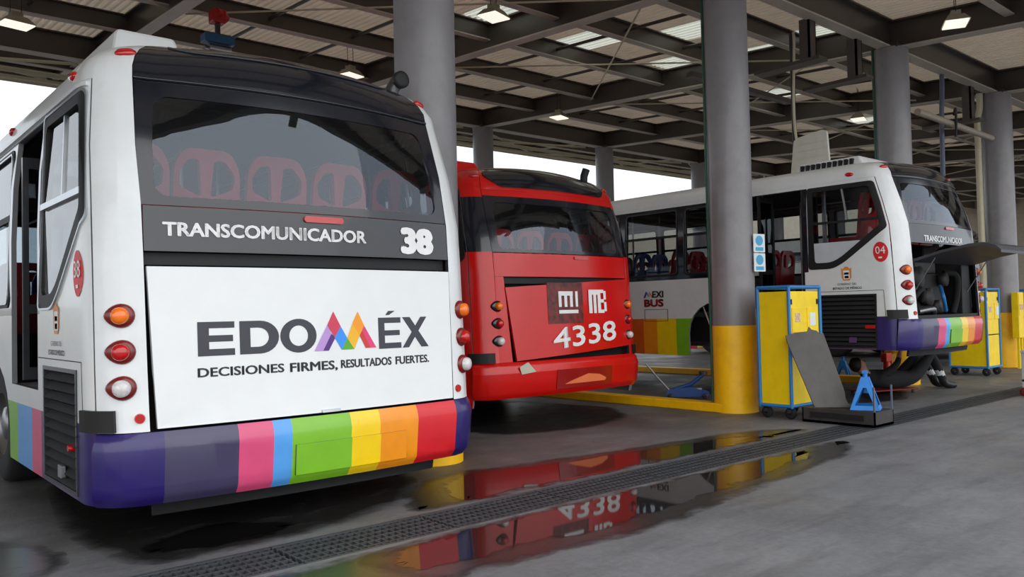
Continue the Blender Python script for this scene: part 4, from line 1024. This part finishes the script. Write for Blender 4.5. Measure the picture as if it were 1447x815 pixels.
# steel box, plate and jack stands
e = empty('steel_box', (8.43, 4.04, 0)); bx_, by_ = .42, .82
m = MB(); m.box((0, 0, .005), (bx_, by_, .03)); m.build('bottom', DSTEEL, e)
for a, b in (((0, 0, .005), (.015, by_, .16)), ((bx_-.015, 0, .005), (bx_, by_, .16)), ((0, 0, .005), (bx_, .015, .16)), ((0, by_-.015, .005), (bx_, by_, .16))):
    m = MB(); m.box(a, b); m.build('wall', DSTEEL, e)
m = MB(); m.box((-.012, .12, .06), (-.002, by_-.1, .12)); m.build('slot_rim', BLACKM, e)
m = MB(); m.box((.015, .015, .145), (bx_-.015, by_-.015, .155)); m.build('lid', DSTEEL, e)
for a, b in ((.0, .005), (.39, .0)):
    m = MB(); m.box((a+.005, b, .16), (a+.02, b+.015, .42)); m.build('upright', STEEL, e)
tag(e, 'low dark steel box straddling the floor drain beside the yellow cart', 'box')

def jack_stand(x, y, z, s, label, rz=.4):
    e = empty('jack_stand', (x, y, z), rz); e.scale = (s,)*3
    H, bw, tw = .40, .17, .045
    for k in range(4):
        R = Matrix.Rotation(k*math.pi/2, 3, 'Z')
        def g(d, R=R): return lambda a, b: R@Vector((a*1.0, -(bw-(bw-tw)*b/H)+d, b))
        out = [(-bw, 0), (bw, 0), (tw, H), (-tw, H)]; hol = [(-bw*.66, .055), (bw*.66, .055), (.018, .27), (-.018, .27)]
        m = MB(); m.prism(out, g(.006), g(0), 0, [hol]); m.build('side_face', JACKB, e)
    m = MB(); m.cyl((0, 0, .2), (0, 0, H+.05), .028, n=14); m.build('ratchet_post', JACKB, e)
    m = MB(); m.box((-.05, -.03, H+.045), (.05, .03, H+.06)); m.box((-.05, -.03, H+.06), (-.035, .03, H+.08)); m.box((.035, -.03, H+.06), (.05, .03, H+.08)); m.build('saddle', JACKB, e)
    return tag(e, label, 'jack stand')
jack_stand(8.66, 4.245, .163, .86, 'blue pyramid jack stand standing on the dark steel box', .35)
jack_stand(13.6, 7.05, 0, .82, 'blue jack stand on the floor behind the leaning steel plate', .3)

m = MB()
TL, TR, B0, B1 = Vector((8.36, 5.02, .985)), Vector((8.66, 4.72, 1.0)), Vector((8.43, 4.71, .166)), Vector((8.69, 4.43, .166))
nn = (TR-TL).cross(B0-TL).normalized()*.012
def pl(d): return lambda a, b: (TL*(1-a)+TR*a)*b+(B0*(1-a)+B1*a)*(1-b)+nn*d
out = [(0, .12), (.0, .0), (.97, 0), (.94, .1), (.985, .22), (1.0, .97), (.9, .96), (.86, 1.0), (.74, 1.02), (.7, 1.06), (.62, 1.0), (.3, .99), (.03, .96), (0, .88)]
m.prism(out, pl(-1), pl(1)); m.prism(rrect(0.02, .0, .98, .03, .005), pl(-1.3), pl(1.3))
tag(m.build('steel_plate', mat('worn_plate', C(84, 82, 80), .55, .35, var=.15, dirt=C(48, 44, 42)[:3]+(.6,), dscale=3)), 'worn dark steel plate leaning from the steel box against the yellow cart', 'plate')

# trolley jack beside the bare hub
e = empty('trolley_jack', (9.62, 7.32, 0), -.9)
JB = mat('trolley_blue', C(24, 70, 140), .45)
for s_ in (-.1, .1):
    m = MB(); m.prism([(-.3, .03), (.28, .03), (.3, .09), (.05, .17), (-.28, .12)], lambda a, b, s_=s_: Vector((a, s_-.008, b)), lambda a, b, s_=s_: Vector((a, s_+.008, b))); m.build('side_plate', JB, e)
m = MB(); m.box((-.25, -.09, .06), (.02, .09, .11)); m.cyl((-.1, 0, .12), (.2, 0, .13), .035, n=12); m.build('ram', STEEL, e)
m = MB(); m.tube([(-.2, 0, .12), (.05, 0, .2), (.22, 0, .34)], .028, 8); m.build('lift_arm', JB, e)
m = MB(); m.cyl((.22, 0, .34), (.22, 0, .38), .06, n=16); m.build('saddle', DSTEEL, e)
m = MB(); m.tube([(-.26, 0, .12), (-.42, 0, .3), (-.58, 0, .5)], .014, 8); m.build('handle', STEEL, e)
for a in (-.24, .24):
    for b in (-.13, .13):
        m = MB(); m.lathe([(.01, -.018), (.04, -.018), (.04, .018), (.01, .018)], (a, b, .04), 'y', 14); m.build('roller', DSTEEL, e)
tag(e, 'low blue trolley jack on the floor under the bare wheel hub', 'jack')

e = empty('bottle_jack', (12.85, 5.95, 0)); BR = mat('brass', C(190, 150, 70), .35, .8)
m = MB(); m.lathe([(.001, 0), (.09, 0), (.09, .03), (.06, .05), (.06, .36), (.05, .38), (.001, .38)], (0, 0, 0), 'z', 18); m.build('cylinder', mat('jack_red', C(196, 40, 24), .4), e)
m = MB(); m.box((-.09, -.05, .38), (.09, .05, .52)); m.build('head', mat('jack_red', C(196, 40, 24), .4), e, bevel=.015)
for k in range(3):
    m = MB(); m.cyl((.13+.05*k, -.03, 0), (.13+.05*k, -.03, .50), .014, n=10); m.build('rod', BR, e)
m = MB(); m.box((.08, -.06, 0), (.28, .0, .02)); m.build('foot_plate', DSTEEL, e)
tag(e, 'red hydraulic jack with brass rods under the raised bus', 'jack')

# ------------------------------------------------------------------ the mechanic lying under the raised bus
def skinned(name, chains, mats, matfn, parent=None, sub=2):
    """chains: list of [(pos, radius), ...]; a chain may start with an index into earlier points to join there"""
    vs, rs, es = [], [], []
    for ch in chains:
        prev = None
        for p in ch:
            if isinstance(p, int): prev = p; continue
            vs.append(p[0]); rs.append(p[1])
            if prev is not None: es.append((prev, len(vs)-1))
            prev = len(vs)-1
    me = bpy.data.meshes.new(name); me.from_pydata(vs, es, []); o = bpy.data.objects.new(name, me); COL.objects.link(o)
    o.modifiers.new('skin', 'SKIN'); o.modifiers.new('sub', 'SUBSURF').levels = sub; o.modifiers['sub'].render_levels = sub
    for i, r in enumerate(rs):
        d = me.skin_vertices[0].data[i]; rr = r if isinstance(r, tuple) else (r, r); d.radius = rr; d.use_root = i == 0
    dg = bpy.context.evaluated_depsgraph_get(); dg.update()
    me2 = bpy.data.meshes.new_from_object(o.evaluated_get(dg)); bpy.data.objects.remove(o, do_unlink=True)
    me2.materials.clear()
    for m_ in mats: me2.materials.append(m_)
    for p in me2.polygons: p.material_index = matfn(p.center); p.use_smooth = True
    o = bpy.data.objects.new(name, me2); COL.objects.link(o)
    if parent: o.parent = parent
    return o
SKIN = mat('skin', C(168, 112, 86), .5, var=.05); CLOTH = mat('black_coverall', C(22, 22, 26), .85, var=.25, scale=14, bump=.3)
BOOT = mat('black_boot', C(18, 18, 18), .45, var=.2); REFL = mat('reflective_tape', C(205, 208, 205), .4)
HAIR = mat('dark_hair', C(18, 14, 12), .7, var=.3, scale=60)
body = []
def V(*a): return tuple(a)
ch0 = [(V(12.24, 5.43, .165), .14), (V(12.02, 5.51, .185), .15), (V(11.80, 5.59, .205), .17), (V(11.66, 5.64, .24), .145), (V(11.56, 5.68, .31), .062), (V(11.50, 5.70, .37), .085), (V(11.44, 5.72, .43), .088), (V(11.41, 5.735, .475), .05)]
legR = [0, (V(12.30, 5.33, .18), .115), (V(12.52, 5.27, .36), .095), (V(12.72, 5.22, .52), .068), (V(12.80, 5.19, .38), .072), (V(12.90, 5.16, .20), .062), (V(12.95, 5.14, .075), .062), (V(13.06, 5.10, .05), .055), (V(13.17, 5.06, .042), .048)]
legL = [0, (V(12.32, 5.52, .18), .115), (V(12.54, 5.47, .36), .095), (V(12.74, 5.43, .51), .068), (V(12.86, 5.39, .38), .072), (V(13.0, 5.34, .20), .062), (V(13.07, 5.32, .075), .062), (V(13.18, 5.28, .05), .055), (V(13.29, 5.24, .042), .048)]
armR = [2, (V(11.74, 5.46, .27), .072), (V(11.86, 5.38, .38), .052), (V(11.92, 5.35, .45), .044), (V(11.97, 5.35, .55), .034), (V(11.99, 5.35, .595), (.036, .02))]
armL = [2, (V(11.72, 5.74, .25), .072), (V(11.92, 5.78, .14), .054), (V(12.02, 5.76, .085), .044), (V(12.22, 5.70, .06), .033), (V(12.29, 5.68, .045), (.036, .02))]
chains = [ch0, legR, legL, armR, armL]
idx = {}; c_ = 0
for n_, ch in zip(('t', 'lr', 'll', 'ar', 'al'), chains):
    c_ += sum(not isinstance(p, int) for p in ch); idx[n_] = c_-1
for wr, base, dr_, sd in (('ar', Vector((11.99, 5.35, .595)), Vector((.12, 0, .99)), Vector((.99, 0, -.12))), ('al', Vector((12.29, 5.68, .045)), Vector((.96, -.27, -.05)), Vector((.27, .96, 0)))):
    for k, L in enumerate((.065, .075, .07, .055)):
        b0 = base+sd*(.028-.018*k)+dr_*.02
        chains.append([idx[wr], (tuple(b0), .010), (tuple(b0+dr_*L*.5+Vector((.006, -.004, 0))), .009), (tuple(b0+dr_*L*.85+Vector((.016, -.01, -.004))), .0075)])
    b0 = base+sd*.032-dr_*.01; chains.append([idx[wr], (tuple(b0+sd*.012), .011), (tuple(b0+sd*.03+dr_*.03), .009)])
chains.append([6, (V(11.475, 5.675, .475), .018)])
def pm(c):
    if c.x < 11.575 and c.z > .29: return 1
    if (Vector(c)-Vector((11.99, 5.35, .61))).length < .12 or (Vector(c)-Vector((12.31, 5.67, .04))).length < .14: return 1
    if c.x > 12.74 and c.z < .14: return 2
    if c.x > 12.78 and .20 < c.z < .275: return 3
    return 0
per = empty('person', (0, 0, 0))
skinned('body', chains, [CLOTH, SKIN, BOOT, REFL], pm, per)
m = MB()
hc = Vector((11.445, 5.725, .425)); back = Vector((-.72, .35, .1)).normalized()
for i in range(7):
    pass
vs, fs = [], []; NU, NV = 16, 7
axu = back.orthogonal().normalized(); axv = back.cross(axu)
for j in range(NV):
    th = math.radians(88)*j/(NV-1)
    for k in range(NU):
        a = 2*math.pi*k/NU; rr = .108+.004*math.sin(5*a)
        vs.append(hc+(back*math.cos(th)+(axu*math.cos(a)+axv*math.sin(a))*math.sin(th))*rr)
for j in range(NV-1):
    for k in range(NU): fs.append((j*NU+k, j*NU+(k+1) % NU, (j+1)*NU+(k+1) % NU, (j+1)*NU+k))
m.add(vs, fs, 0, True); m.build('hair', HAIR, per)
fd = Vector((.45, -.45, .55)).normalized(); fx = Vector((.6, .6, 0)).normalized().cross(fd).normalized()
for s_ in (-1, 1):
    m = MB(); cpt = Vector((11.46, 5.70, .445))+fd*.083+fx*s_*.028; m.lathe([(.001, -.008), (.011, 0), (.001, .008)], cpt, 'z', 8); m.build('eye', BLACKM, per)
tag(per, 'person in black coveralls with reflective ankle bands lying on the floor under the raised bus', 'person')
# creeper board under the person
e = empty('creeper_board', (11.9, 5.55, 0), -.35)
m = MB(); m.box((-.5, -.22, .045), (.42, .22, .065)); m.build('board', mat('creeper_red', C(120, 24, 22), .5), e, bevel=.01)
for a in (-.42, .35):
    for b in (-.18, .18):
        m = MB(); m.lathe([(.005, -.012), (.022, -.012), (.022, .012), (.005, .012)], (a, b, .0225), 'y', 12); m.build('caster', DSTEEL, e)
tag(e, 'dark red creeper board beneath the person under the raised bus', 'creeper')
